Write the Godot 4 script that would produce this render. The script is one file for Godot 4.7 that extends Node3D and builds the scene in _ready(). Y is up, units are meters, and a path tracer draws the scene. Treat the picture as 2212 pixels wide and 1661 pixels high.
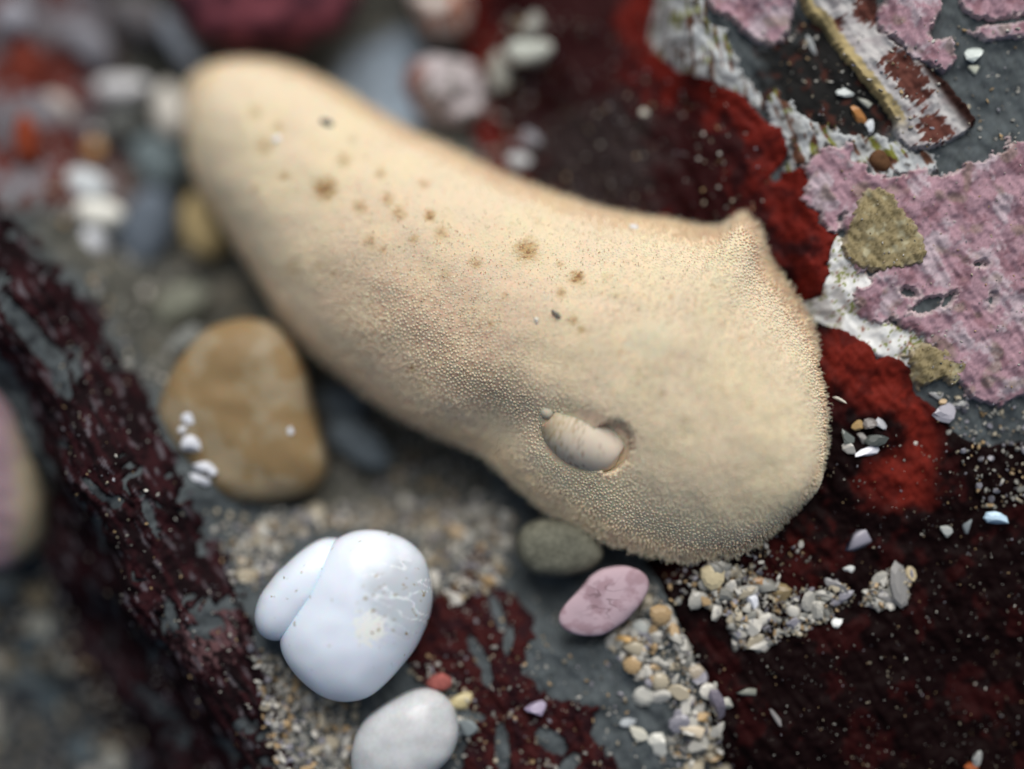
extends Node3D
# A dorid sea slug on algae-crusted rock, seen from above. Built at about 60 : 1; one unit is 1000 "marks", one mark is about 0.016 mm of the real place.

const S := 0.001
const CAM := 3600.0        # height of the camera above the rock, in marks
const CX := 1106.0
const CY := 830.5

var rng := RandomNumberGenerator.new()
var n_big := FastNoiseLite.new()
var n_mid := FastNoiseLite.new()
var n_fine := FastNoiseLite.new()
var n_tiny := FastNoiseLite.new()
var used := {}
var mats := {}

# ---------------------------------------------------------------- helpers
func noise_set(n: FastNoiseLite, period: float, sd: int, oct: int) -> void:
	n.seed = sd
	n.noise_type = FastNoiseLite.TYPE_SIMPLEX_SMOOTH
	n.frequency = 1.0 / period
	n.fractal_type = FastNoiseLite.FRACTAL_FBM if oct > 1 else FastNoiseLite.FRACTAL_NONE
	n.fractal_octaves = oct

func enc(c: Color) -> Color:       # linear base colour -> stored vertex colour
	return Color(pow(maxf(c.r, 0.0), 0.4545), pow(maxf(c.g, 0.0), 0.4545), pow(maxf(c.b, 0.0), 0.4545))

func plan(x: float, y: float, h: float) -> Vector2:     # a measured spot, at height h, as a place on the plan
	var k := (CAM - h) / CAM
	return Vector2(CX + (x - CX) * k, CY + (y - CY) * k)

func at(p: Vector2, h: float) -> Vector3:
	return Vector3((p.x - CX) * S, h * S, (p.y - CY) * S)

func sst(a: float, b: float, x: float) -> float:
	var t := clampf((x - a) / (b - a), 0.0, 1.0)
	return t * t * (3.0 - 2.0 * t)

func mat(key: String, rough: float, spec := 0.18, sss := 0.0, bump := 0.0, bump_scale := 30.0) -> StandardMaterial3D:
	if mats.has(key):
		return mats[key]
	var m := StandardMaterial3D.new()
	m.resource_name = key
	m.vertex_color_use_as_albedo = true
	m.vertex_color_is_srgb = true
	m.roughness = rough
	m.metallic_specular = spec
	if sss > 0.0:
		m.subsurf_scatter_enabled = true
		m.subsurf_scatter_strength = sss
	if bump > 0.0:
		m.normal_enabled = true
		m.normal_texture = grain_tex()
		m.normal_scale = bump
		m.uv1_triplanar = true
		m.uv1_world_triplanar = true
		m.uv1_scale = Vector3.ONE * bump_scale
	mats[key] = m
	return m

var _grain: ImageTexture
func grain_tex() -> ImageTexture:
	if _grain:
		return _grain
	var n := FastNoiseLite.new()
	noise_set(n, 24.0, 77, 4)
	var im := n.get_seamless_image(256, 256)
	im.convert(Image.FORMAT_RGBA8)
	im.bump_map_to_normal_map(5.0)
	_grain = ImageTexture.create_from_image(im)
	return _grain

func number(called: String) -> String:
	if not used.has(called):
		used[called] = 0
		return called
	used[called] += 1
	return "%s_%03d" % [called, used[called]]

func put(o: Node3D, called: String, label := "", category := "", group := "", kind := "", parent: Node3D = null) -> Node3D:
	if parent:
		o.name = called
		parent.add_child(o, true)
	else:
		o.name = number(called)
		add_child(o, true)
	if label:
		o.set_meta("label", label)
	if category:
		o.set_meta("category", category)
	if group:
		o.set_meta("group", group)
	if kind:
		o.set_meta("kind", kind)
	return o

func mesh_of(v: PackedVector3Array, nn: PackedVector3Array, c: PackedColorArray, idx: PackedInt32Array, m: Material) -> MeshInstance3D:
	var a := []
	a.resize(Mesh.ARRAY_MAX)
	a[Mesh.ARRAY_VERTEX] = v
	a[Mesh.ARRAY_NORMAL] = nn
	if c.size():
		a[Mesh.ARRAY_COLOR] = c
	a[Mesh.ARRAY_INDEX] = idx
	var am := ArrayMesh.new()
	am.add_surface_from_arrays(Mesh.PRIMITIVE_TRIANGLES, a)
	am.surface_set_material(0, m)
	var mi := MeshInstance3D.new()
	mi.mesh = am
	return mi

func smooth_normals(v: PackedVector3Array, idx: PackedInt32Array) -> PackedVector3Array:
	var nn := PackedVector3Array()
	nn.resize(v.size())
	for i in range(0, idx.size(), 3):
		var a := idx[i]
		var b := idx[i + 1]
		var c := idx[i + 2]
		var f := (v[c] - v[a]).cross(v[b] - v[a])
		nn[a] += f
		nn[b] += f
		nn[c] += f
	for i in nn.size():
		nn[i] = nn[i].normalized()
	return nn

# ---------------------------------------------------------------- the rock's relief
const RELIEF := [
	[1800, 300, 35], [2100, 100, 35], [2100, 700, 55], [1900, 900, 45], [2100, 1200, 25], [1800, 1500, 25], [2150, 1550, 5], [1500, 1400, 15], [1300, 1550, 10], [1100, 1500, 5],
	[1950, 500, 50], [1700, 1250, 25], [2000, 1000, 35], [1600, 1000, 5], [2300, 400, 55], [2300, 1000, 25], [2300, 1600, -5], [1900, 1700, 5],
	[1400, 250, -110], [1100, 250, -290], [1250, 100, -210], [900, 100, -470], [1600, 100, -5], [1600, 350, -15], [1050, 420, -260], [1250, 400, -150], [1420, 430, -80], [1000, 0, -330],
	[700, 100, -540], [400, 100, -520], [200, 100, -480], [50, 50, -450], [700, -80, -460], [300, -100, -420], [1200, -80, -250], [1700, -80, 5],
	[0, 500, -70], [60, 650, 15], [150, 800, 40], [230, 950, 55], [280, 1100, 55], [350, 1250, 45], [430, 1400, 30], [510, 1500, 20], [580, 1620, 15], [640, 1750, 15], [-60, 560, -15], [140, 700, -35],
	[300, 900, -5], [370, 1080, 15], [450, 1250, 5],
	[60, 300, -300], [130, 500, -220], [220, 700, -180], [-80, 300, -300],
	[300, 300, -520], [300, 500, -490], [380, 650, -420], [380, 800, -270], [500, 900, -260], [700, 900, -320], [800, 1000, -290], [950, 1050, -230], [500, 1150, -130], [700, 1200, -95], [900, 1200, -110], [1100, 1150, -130],
	[1000, 1300, -25], [650, 1400, -30], [700, 1550, -25], [900, 1450, -15], [560, 1350, -15], [1250, 1200, -80], [1200, 1050, -140],
	[50, 1300, -320], [100, 1500, -430], [0, 1650, -440], [270, 1620, -330], [180, 1400, -260], [0, 1100, -230], [60, 900, -120], [-150, 1100, -330], [-150, 1500, -440], [160, 1200, -150], [330, 1480, -150], [430, 1640, -150],
	[1200, 900, -120], [1500, 800, -15], [700, 500, -360], [1000, 650, -220], [1250, 650, -140], [500, 350, -520],
]
const GX := 180
const GY := 140
const G0X := -400.0
const G0Y := -400.0
const GS := 18.0
var relief := PackedFloat32Array()

func make_relief() -> void:
	var pts := []
	for r in RELIEF:
		var p := plan(r[0], r[1], r[2])
		pts.append(Vector3(p.x, p.y, r[2]))
	relief.resize(GX * GY)
	for j in GY:
		for i in GX:
			var x := G0X + i * GS
			var y := G0Y + j * GS
			var sw := 1e-6
			var sh := -60.0 * 1e-6
			for p in pts:
				var d2: float = (p.x - x) * (p.x - x) + (p.y - y) * (p.y - y)
				var w := exp(-d2 / 9800.0) + 0.0004 / (1.0 + d2 / 40000.0)
				sw += w
				sh += w * p.z
			relief[j * GX + i] = sh / sw

func coarse(x: float, y: float) -> float:
	var u := clampf((x - G0X) / GS, 0.0, GX - 1.001)
	var v := clampf((y - G0Y) / GS, 0.0, GY - 1.001)
	var i := int(u)
	var j := int(v)
	u -= i
	v -= j
	u = u * u * (3.0 - 2.0 * u) * 0.5 + u * 0.5
	v = v * v * (3.0 - 2.0 * v) * 0.5 + v * 0.5
	var a := lerpf(relief[j * GX + i], relief[j * GX + i + 1], u)
	var b := lerpf(relief[(j + 1) * GX + i], relief[(j + 1) * GX + i + 1], u)
	return lerpf(a, b, v)

func ter(x: float, y: float) -> float:
	var along := x * 0.55 + y * 0.83
	var across := x * 0.83 - y * 0.55
	return coarse(x, y) + n_mid.get_noise_2d(x * 0.5, y * 0.5) * 10.0 + n_mid.get_noise_2d(across * 1.6 + 900.0, along * 0.45) * 7.0 + n_fine.get_noise_2d(x * 0.6, y * 0.6) * 1.5

# ---------------------------------------------------------------- crusts that grow on the rock
var crusts := []

func inside_by(poly: PackedVector2Array, x: float, y: float) -> float:    # distance to the outline, positive inside
	var best := 1e12
	var inn := false
	var n := poly.size()
	var j := n - 1
	for i in n:
		var a := poly[i]
		var b := poly[j]
		var ex := b.x - a.x
		var ey := b.y - a.y
		var wx := x - a.x
		var wy := y - a.y
		var t := clampf((wx * ex + wy * ey) / (ex * ex + ey * ey + 1e-9), 0.0, 1.0)
		var dx := wx - ex * t
		var dy := wy - ey * t
		best = minf(best, dx * dx + dy * dy)
		if (a.y > y) != (b.y > y) and x < (b.x - a.x) * (y - a.y) / (b.y - a.y) + a.x:
			inn = not inn
		j = i
	return sqrt(best) if inn else -sqrt(best)

func crust_d(c: Dictionary, x: float, y: float) -> float:
	var r: Rect2 = c.box
	if x < r.position.x or y < r.position.y or x > r.end.x or y > r.end.y:
		return -99.0
	var d := inside_by(c.poly, x, y)
	if d < -60.0:
		return d
	d += n_mid.get_noise_2d(x + c.off, y) * c.wob + n_fine.get_noise_2d(x, y + c.off) * c.wob2
	for k in c.holes:
		var ca: float = cos(k[4])
		var sa: float = sin(k[4])
		var hx: float = ((x - k[0]) * ca + (y - k[1]) * sa) / k[2]
		var hy: float = (-(x - k[0]) * sa + (y - k[1]) * ca) / k[3]
		d = minf(d, (sqrt(hx * hx + hy * hy) - 1.0) * minf(k[2], k[3]) + n_fine.get_noise_2d(x * 1.3, y * 1.3) * 5.0)
	if c.streak > 0.0:
		var along := x * 0.52 + y * 0.85
		var across := x * 0.85 - y * 0.52
		var wx := n_mid.get_noise_2d(x * 0.5, y * 0.5) * 40.0
		var s := n_mid.get_noise_2d((across + wx) * 0.9, along * 0.32 + 300.0) + 0.45 * n_fine.get_noise_2d((across + wx) * 0.5, along * 0.2) + 0.5 * n_big.get_noise_2d(x, y)
		d = minf(d, (c.streak - s) * 26.0)
	return d

func crust_h(c: Dictionary, x: float, y: float, d: float) -> float:
	var e: float = c.edge
	var up := sst(-e, e, d)
	return lerpf(-7.0, c.thick + n_fine.get_noise_2d(x * 0.9 + 50.0, y * 0.9) * c.lump * 0.5 + n_mid.get_noise_2d(x, y + 777.0) * c.lump * 2.2, up)

func crust(called: String, label: String, category: String, group: String, outline: Array, o: Dictionary, paint: Callable, kind := "") -> void:
	var poly := PackedVector2Array()
	var lo := Vector2(1e9, 1e9)
	var hi := -lo
	for p in outline:
		var q := Vector2(p[0], p[1])
		q = plan(p[0], p[1], coarse(q.x, q.y))
		poly.append(q)
		lo = lo.min(q)
		hi = hi.max(q)
	var c := {"poly": poly, "box": Rect2(lo - Vector2(30, 30), hi - lo + Vector2(60, 60)), "thick": 9.0, "edge": 4.0, "wob": 8.0, "wob2": 4.0, "lump": 2.0, "holes": [], "streak": 0.0, "off": 100.0 * crusts.size(), "step": 4.0}
	c.merge(o, true)
	crusts.append(c)
	var st: float = c.step
	var x0: float = c.box.position.x
	var y0: float = c.box.position.y
	var nx := int(c.box.size.x / st) + 2
	var ny := int(c.box.size.y / st) + 2
	var ds := PackedFloat32Array()
	ds.resize(nx * ny)
	for j in ny:
		for i in nx:
			ds[j * nx + i] = crust_d(c, x0 + i * st, y0 + j * st)
	var id := PackedInt32Array()
	id.resize(nx * ny)
	id.fill(-1)
	var v := PackedVector3Array()
	var col := PackedColorArray()
	var idx := PackedInt32Array()
	var e: float = c.edge
	for j in ny - 1:
		for i in nx - 1:
			var q := [j * nx + i, j * nx + i + 1, (j + 1) * nx + i, (j + 1) * nx + i + 1]
			if maxf(maxf(ds[q[0]], ds[q[1]]), maxf(ds[q[2]], ds[q[3]])) <= -e:
				continue
			for k in q:
				if id[k] < 0:
					var x: float = x0 + (k % nx) * st
					var y: float = y0 + (k / nx) * st
					id[k] = v.size()
					v.append(at(Vector2(x, y), ter(x, y) + crust_h(c, x, y, ds[k])))
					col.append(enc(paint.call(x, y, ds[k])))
			idx.append_array([id[q[0]], id[q[1]], id[q[2]], id[q[1]], id[q[3]], id[q[2]]])
	var m := mesh_of(v, smooth_normals(v, idx), col, idx, mat("crust", 0.75, 0.15, 0.0, 0.12, 24.0) if not c.has("film") else mat("film", 0.55, 0.12))
	put(m, called, label, category, group, kind)

func top_h(x: float, y: float) -> float:         # the highest of rock and crusts
	var b := 0.0
	for c in crusts:
		var r: Rect2 = c.box
		if r.has_point(Vector2(x, y)):
			b = maxf(b, crust_h(c, x, y, crust_d(c, x, y)))
	return ter(x, y) + b

# ---------------------------------------------------------------- colours of rock and crusts (linear base colours)
func mixc(a: Color, b: Color, t: float) -> Color:
	return a.lerp(b, clampf(t, 0.0, 1.0))

func blob(x: float, y: float, cx: float, cy: float, r: float) -> float:
	return exp(-((x - cx) * (x - cx) + (y - cy) * (y - cy)) / (r * r))

func rock_color(x: float, y: float) -> Color:
	var along := x * 0.3 + y * 0.95
	var across := x * 0.95 - y * 0.3
	var s := n_fine.get_noise_2d(across * 2.2, along * 0.16)
	var b := n_big.get_noise_2d(x, y)
	var m := n_mid.get_noise_2d(x, y)
	var c := Color(0.070, 0.082, 0.088) * (1.0 + 0.28 * s + 0.3 * m)
	# black, bare slate between the crusts of the upper corner
	var black := sst(0.25, 0.7, blob(x, y, 1800, 180, 190) + 0.25 * m) * sst(2080.0, 2030.0, x + 60.0 * b)
	c = mixc(c, Color(0.012, 0.012, 0.012), black)
	# deep ground turns olive-grey in the gully, dark blue-grey in the hollow
	c = mixc(c, (Color(0.085, 0.083, 0.07) if y < 1240.0 else Color(0.040, 0.047, 0.056)) * (1.0 + 0.7 * m), sst(-90.0, -200.0, coarse(x, y)) * sst(1150.0, 950.0, x) * 0.85)
	c = mixc(c, Color(0.05, 0.018, 0.014), black * sst(0.15, 0.45, n_mid.get_noise_2d(x + 210.0, y)))
	# pale blue-grey stone where the rock dips at the top
	c = mixc(c, Color(0.31, 0.38, 0.46) * (1.0 + 0.3 * m), sst(0.3, 0.6, blob(x, y, 800, 110, 150) + 0.15 * b))
	# blotches of near-black slate on the ridge
	c = mixc(c, Color(0.030, 0.034, 0.038), sst(-0.05, 0.25, m) * sst(40.0, -60.0, (x - 100.0) * 0.85 - (y - 700.0) * 0.5) * sst(500.0, 620.0, y))
	# stained, mottled rock at the left rim
	var l := sst(170.0, 90.0, x - 0.12 * y) * sst(470.0, 380.0, y)
	c = mixc(c, Color(0.16, 0.15, 0.17) if m + b > 0.0 else Color(0.10, 0.016, 0.012), l * 0.85)
	return c

func red_paint(x: float, y: float, d: float) -> Color:
	var m := n_mid.get_noise_2d(x, y)
	var b := n_big.get_noise_2d(x * 1.4, y * 1.4)
	var f := n_fine.get_noise_2d(x * 1.5, y * 1.5)
	var red := Color(0.125, 0.014, 0.010)
	var deep := Color(0.024, 0.0065, 0.007)
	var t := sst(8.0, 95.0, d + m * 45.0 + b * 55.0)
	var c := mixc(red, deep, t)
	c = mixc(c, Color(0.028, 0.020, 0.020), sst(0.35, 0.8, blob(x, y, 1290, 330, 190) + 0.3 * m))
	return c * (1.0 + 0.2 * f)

func maroon_paint(x: float, y: float, _d: float) -> Color:
	var m := n_mid.get_noise_2d(x, y)
	var b := n_big.get_noise_2d(x, y)
	var f := n_fine.get_noise_2d(x * 1.5, y * 1.5)
	var r := 1.1 * blob(x, y, 1835, 770, 85) + 0.95 * blob(x, y, 1905, 1035, 62) + 0.6 * blob(x, y, 1975, 1055, 50) + 0.85 * blob(x, y, 1968, 890, 48) + 0.45 * blob(x, y, 1920, 830, 60) + 0.75 * blob(x, y, 1985, 965, 48) + 0.5 * blob(x, y, 1880, 850, 45) + 0.35 * blob(x, y, 1720, 1180, 120)
	var c := mixc(Color(0.0065, 0.0028, 0.0030), Color(0.135, 0.015, 0.010), sst(0.15, 1.0, r + 0.3 * m + 0.1 * b))
	c = mixc(c, Color(0.028, 0.005, 0.005), sst(0.1, 0.5, b + 0.6 * m) * 0.6)
	return c * (1.0 + 0.2 * f)

func patchy_paint(x: float, y: float, _d: float) -> Color:
	var m := n_mid.get_noise_2d(x, y)
	var f := n_fine.get_noise_2d(x * 1.5, y * 1.5)
	return mixc(Color(0.040, 0.0095, 0.0095), Color(0.020, 0.007, 0.009), sst(-0.3, 0.4, m)) * (1.0 + 0.4 * f)

func ridge_paint(x: float, y: float, _d: float) -> Color:
	var along := x * 0.52 + y * 0.85
	var across := x * 0.85 - y * 0.52
	var s := n_mid.get_noise_2d(across * 1.8, along * 0.35)
	var f := n_fine.get_noise_2d(across * 1.2, along * 0.5)
	var c := mixc(Color(0.0075, 0.004, 0.005), Color(0.025, 0.0075, 0.0095), sst(-0.35, 0.5, s + 0.4 * f))
	c = mixc(c, Color(0.11, 0.10, 0.115), sst(0.34, 0.6, n_fine.get_noise_2d(across * 0.8 + 40.0, along * 0.22) + 0.4 * s) * 0.8)
	c = mixc(c, Color(0.13, 0.07, 0.075), sst(0.55, 0.85, blob(x, y, 450, 1370, 85) + 0.7 * f + 0.3 * s) * 0.6)
	return c

func pink_paint(x: float, y: float, d: float) -> Color:
	var m := n_mid.get_noise_2d(x * 0.9, y * 0.9)
	var b := n_big.get_noise_2d(x * 1.3, y * 1.3)
	var f := n_fine.get_noise_2d(x, y)
	var sl := n_mid.get_noise_2d((x * 0.8 + y * 0.6) * 0.5 + 90.0, (y * 0.8 - x * 0.6) * 1.7)      # slanting growth lines
	var c := mixc(Color(0.34, 0.215, 0.255), Color(0.225, 0.125, 0.15), sst(-0.15, 0.45, m + 0.25 * sl + 0.35 * f))
	c = mixc(c, Color(0.43, 0.36, 0.40), sst(0.05, 0.5, b + 0.3 * sl + 0.4 * m + 0.3 * f) * 0.85)
	c = mixc(c, Color(0.21, 0.165, 0.135), sst(0.25, 0.6, n_big.get_noise_2d(x * 2.1 + 500.0, y * 2.1) + 0.4 * m) * 0.6)
	c = mixc(c, Color(0.52, 0.45, 0.45), sst(8.0, 2.0, d + 5.0 * f + 4.0 * m) * 0.6)
	return c * (1.0 + 0.16 * n_tiny.get_noise_2d(x, y) + 0.1 * f)

func olive_paint(x: float, y: float, d: float) -> Color:
	var f := n_fine.get_noise_2d(x, y)
	var t := n_tiny.get_noise_2d(x, y)
	var m := n_mid.get_noise_2d(x, y)
	var c := mixc(Color(0.26, 0.215, 0.12), Color(0.155, 0.125, 0.065), sst(-0.1, 0.5, f + 0.6 * t))
	c = mixc(c, Color(0.36, 0.33, 0.22), sst(0.2, 0.6, m + 0.4 * f))
	return mixc(c, Color(0.36, 0.31, 0.25), sst(10.0, 0.0, d + 8.0 * f) * 0.5)

func white_paint(x: float, y: float, _d: float) -> Color:
	var f := n_fine.get_noise_2d(x * 1.2, y * 1.2)
	var m := n_mid.get_noise_2d(x, y)
	var c := mixc(Color(0.68, 0.69, 0.68), Color(0.52, 0.50, 0.48), sst(0.0, 0.5, m))
	c = mixc(c, Color(0.17, 0.19, 0.05), sst(0.35, 0.55, f + 0.45 * m))
	return mixc(c, Color(0.22, 0.10, 0.07), sst(0.50, 0.62, -f + 0.3 * m))

func stripe_paint(x: float, y: float, _d: float) -> Color:
	var ang := atan2(x - 1470.0, y + 330.0)
	var rad := Vector2(x - 1470.0, y + 330.0).length()
	var s := n_fine.get_noise_2d(ang * 520.0, rad * 0.14)
	var m := n_mid.get_noise_2d(x, y)
	var c := mixc(Color(0.43, 0.45, 0.46), Color(0.30, 0.31, 0.31), sst(-0.2, 0.5, m))
	c = mixc(c, Color(0.155, 0.16, 0.035) if n_mid.get_noise_2d(x + 60.0, y) > 0.15 else Color(0.11, 0.05, 0.032), sst(0.10, 0.32, s + 0.35 * m))
	return mixc(c, Color(0.03, 0.022, 0.018), sst(0.3, 0.55, n_mid.get_noise_2d(x * 1.1 + 300.0, y * 1.1)) * 0.9)

func plate_paint(x: float, y: float, d: float) -> Color:      # pale plate with a yellow margin and brown growth
	var f := n_fine.get_noise_2d(x, y)
	var ang := n_fine.get_noise_2d((x * 0.6 + y * 0.8) * 1.2, (x * 0.8 - y * 0.6) * 0.2)
	var m := n_mid.get_noise_2d(x, y)
	var c := mixc(Color(0.44, 0.43, 0.43), Color(0.33, 0.31, 0.32), sst(-0.2, 0.4, m))
	var br := 1.1 * blob(x, y, 1872, 25, 40) + 0.85 * blob(x, y, 1800, 62, 28) + blob(x, y, 1925, 145, 42) + blob(x, y, 1965, 200, 42) + 1.1 * blob(x, y, 2005, 290, 42)
	c = mixc(c, Color(0.10, 0.038, 0.030) * (1.0 + 0.4 * m), sst(0.52, 0.70, br + 0.25 * f + 0.35 * ang))
	var side := (x - 1722.0) * 0.80 - (y - 0.0) * 0.60          # the left margin is the yellow one
	c = mixc(c, Color(0.36, 0.29, 0.15), sst(44.0, 28.0, side * 0.9 + 12.0 * f) * sst(8.0, 14.0, 30.0 - d + 4.0) * sst(300.0, 250.0, y))
	var dark := sst(52.0, 34.0, d + 16.0 * ang + 6.0 * f) * sst(95.0, 125.0, side)
	return mixc(c, Color(0.030, 0.013, 0.011), dark)

func make_crusts() -> void:
	crust("red_algal_crust", "dark red algal crust above the slug's back, brighter toward its lobed edge", "algae", "",
		[[990, -120], [1008, 60], [1003, 200], [1022, 300], [1075, 385], [1160, 450], [1300, 530], [1450, 570], [1600, 610], [1690, 690], [1736, 654], [1773, 634], [1793, 589], [1789, 569], [1797, 532], [1812, 505], [1793, 496], [1765, 483], [1769, 455], [1736, 431], [1749, 406], [1741, 366], [1692, 366], [1684, 394], [1667, 400], [1659, 380], [1692, 357], [1704, 313], [1680, 268], [1651, 260], [1623, 236], [1606, 203], [1554, 191], [1529, 171], [1472, 162], [1420, 118], [1403, 81], [1416, 0], [1420, -120]],
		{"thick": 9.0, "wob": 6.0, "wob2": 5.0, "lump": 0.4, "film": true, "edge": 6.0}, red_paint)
	crust("maroon_algal_crust", "smooth near-black maroon crust around the slug's head, with red patches and pale specks", "algae", "",
		[[1700, 690], [1757, 690], [1790, 700], [1830, 715], [1880, 747], [1892, 778], [1912, 763], [1942, 772], [1968, 800], [1973, 842], [1992, 862], [2030, 890], [2062, 935], [2120, 965], [2230, 950], [2500, 1000], [2500, 1900], [1560, 1900], [1545, 1600], [1500, 1420], [1430, 1265], [1390, 1215], [1480, 1120], [1620, 1000], [1690, 850]],
		{"thick": 10.0, "wob": 5.0, "wob2": 3.0, "lump": 0.3, "film": true, "edge": 5.0}, maroon_paint)
	crust("patchy_maroon_crust", "patchy brown-red crust with bare grey scars beside the white stones", "algae", "",
		[[925, 1300], [1000, 1250], [1015, 1190], [1050, 1175], [1070, 1260], [1150, 1325], [1165, 1385], [1125, 1395], [1135, 1450], [1160, 1500], [1205, 1515], [1290, 1530], [1275, 1590], [1330, 1640], [1390, 1720], [1390, 1900], [940, 1900], [1000, 1650], [1005, 1560], [980, 1480], [900, 1470], [880, 1425]],
		{"thick": 7.0, "wob": 16.0, "wob2": 7.0, "edge": 3.0, "step": 3.5, "holes": [[1035, 1418, 50, 13, 1.05], [1052, 1460, 26, 12, 1.6], [1075, 1330, 48, 11, 1.15], [1098, 1385, 28, 11, 1.75], [1065, 1215, 34, 9, 1.4], [1010, 1545, 40, 12, 0.2], [1085, 1620, 60, 15, 1.5], [1190, 1600, 40, 22, 0.6], [1230, 1650, 30, 16, 2.4]]}, patchy_paint)
	crust("ridge_algal_crust", "dark maroon crust with pale grey streaks covering the diagonal ridge of rock", "algae", "",
		[[-200, 300], [-20, 430], [60, 490], [130, 560], [200, 650], [270, 760], [330, 850], [372, 950], [405, 1060], [440, 1140], [490, 1190], [520, 1300], [565, 1420], [600, 1500], [640, 1700], [660, 1900], [420, 1900], [270, 1680], [190, 1540], [130, 1400], [90, 1270], [90, 1100], [95, 1000], [50, 850], [-20, 740], [-200, 600]],
		{"thick": 8.0, "wob": 22.0, "wob2": 8.0, "edge": 4.0, "streak": 0.46, "lump": 2.5, "holes": [[70, 735, 135, 20, 0.93], [130, 838, 34, 16, 0.7], [215, 1055, 34, 10, 0.8], [330, 1110, 50, 9, 1.2], [375, 1330, 40, 12, 1.4]]}, ridge_paint)
	crust("white_crust", "clean white crust wedged between the red crusts, next to the slug's head", "crust", "",
		[[1800, 490], [1850, 560], [1885, 600], [1875, 690], [2000, 715], [2015, 770], [1960, 800], [1890, 768], [1760, 696], [1715, 662], [1775, 640]],
		{"thick": 6.0, "wob": 5.0, "edge": 4.0}, white_paint)
	crust("striped_crust", "grey-white crust with thin brown and olive streaks at the top of the red crust", "crust", "",
		[[1405, -80], [1395, 80], [1412, 120], [1470, 166], [1535, 180], [1590, 205], [1640, 245], [1650, 215], [1610, 170], [1588, 120], [1570, 70], [1530, 40], [1500, -80]],
		{"thick": 6.0, "wob": 8.0, "wob2": 6.0, "edge": 3.0, "step": 3.0}, stripe_paint)
	crust("fringed_crust", "ragged white crust fringed with olive, between red crust and orange grain", "crust", "",
		[[1650, 225], [1672, 190], [1690, 215], [1730, 245], [1800, 275], [1850, 290], [1930, 300], [1975, 325], [2020, 335], [2035, 378], [1960, 372], [1900, 388], [1850, 350], [1760, 340], [1700, 385], [1700, 320], [1655, 262]],
		{"thick": 6.0, "wob": 16.0, "wob2": 9.0, "edge": 3.0, "step": 3.0}, stripe_paint)
	crust("banded_plate", "long pale plate with yellow margin and brown patches, slanting from the top edge", "shell", "",
		[[1712, -60], [1735, 20], [1780, 65], [1826, 132], [1880, 198], [1926, 255], [1937, 300], [1960, 325], [2020, 320], [2085, 290], [2104, 262], [2080, 225], [2051, 188], [1985, 130], [1930, 92], [1894, 70], [1890, 0], [1900, -60]],
		{"thick": 20.0, "wob": 4.0, "wob2": 4.0, "edge": 5.0, "step": 3.0}, plate_paint)
	crust("coralline_crust", "largest pink coralline crust, filling the edge around the round olive patch", "algae", "pink coralline crusts",
		[[1734, 428], [1741, 345], [1757, 328], [1798, 311], [1836, 313], [1843, 342], [1867, 362], [1900, 381], [1921, 384], [1969, 364], [2017, 373], [2037, 380], [2089, 350], [2113, 346], [2160, 331], [2176, 300], [2230, 308], [2450, 300], [2450, 860], [2212, 855], [2150, 872], [2118, 876], [2080, 840], [2060, 800], [2010, 745], [2000, 724], [1952, 714], [1928, 694], [1863, 697], [1849, 683], [1847, 640], [1873, 592], [1918, 572], [1850, 590], [1822, 560], [1835, 500], [1820, 470], [1800, 503], [1778, 486], [1772, 460], [1740, 437]],
		{"thick": 14.0, "wob": 15.0, "wob2": 9.0, "lump": 2.4, "edge": 5.0, "step": 3.2, "holes": [[1990, 662, 36, 14, -0.35], [1948, 635, 16, 9, 0.3], [2033, 650, 18, 8, -0.9], [2125, 650, 6, 14, 0.2], [2100, 575, 12, 6, 0.0], [1928, 742, 14, 8, 0.2]]}, pink_paint)
	crust("coralline_crust", "pink coralline crust at the top, between striped crust and slanting pale plate", "algae", "pink coralline crusts",
		[[1505, -60], [1530, 18], [1575, 45], [1600, 66], [1632, 92], [1660, 100], [1690, 88], [1712, 42], [1716, 0], [1716, -60]], {"thick": 15.0, "wob": 8.0, "wob2": 7.0, "lump": 1.5, "step": 3.2}, pink_paint)
	crust("coralline_crust", "lobed pink coralline crust overhanging the brown side of the slanting pale plate", "algae", "pink coralline crusts",
		[[1886, 30], [1907, 14], [1930, -60], [2036, -60], [2032, 27], [2002, 70], [2010, 89], [2054, 85], [2064, 130], [2037, 158], [2003, 147], [1962, 126], [1942, 96], [1901, 75], [1887, 51]], {"thick": 25.0, "wob": 7.0, "wob2": 7.0, "lump": 1.5, "step": 3.2}, pink_paint)
	crust("coralline_crust", "small pink coralline crust touching the upper corner of the picture", "algae", "pink coralline crusts",
		[[2068, -60], [2075, 20], [2100, 38], [2140, 46], [2190, 36], [2330, 30], [2330, -60]], {"thick": 15.0, "wob": 7.0, "wob2": 6.0, "lump": 1.5, "step": 3.2}, pink_paint)
	crust("coralline_crust", "thin pinkish-grey crust strip just below the upper corner crust", "algae", "pink coralline crusts",
		[[2085, 72], [2120, 58], [2170, 52], [2330, 40], [2330, 75], [2190, 84], [2150, 90], [2110, 84]], {"thick": 13.0, "wob": 7.0, "wob2": 6.0, "lump": 1.5, "step": 3.2}, pink_paint)
	crust("olive_patch", "round grainy olive-brown patch set into the large pink crust", "crust", "",
		[[1843, 437], [1867, 411], [1900, 404], [1931, 420], [1942, 448], [1969, 475], [1990, 513], [2000, 547], [1988, 572], [1950, 581], [1900, 587], [1850, 580], [1828, 560], [1815, 530], [1826, 498], [1838, 468]],
		{"thick": 19.0, "wob": 4.0, "wob2": 6.0, "lump": 1.2, "edge": 6.0, "step": 3.0}, olive_paint)
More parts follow.
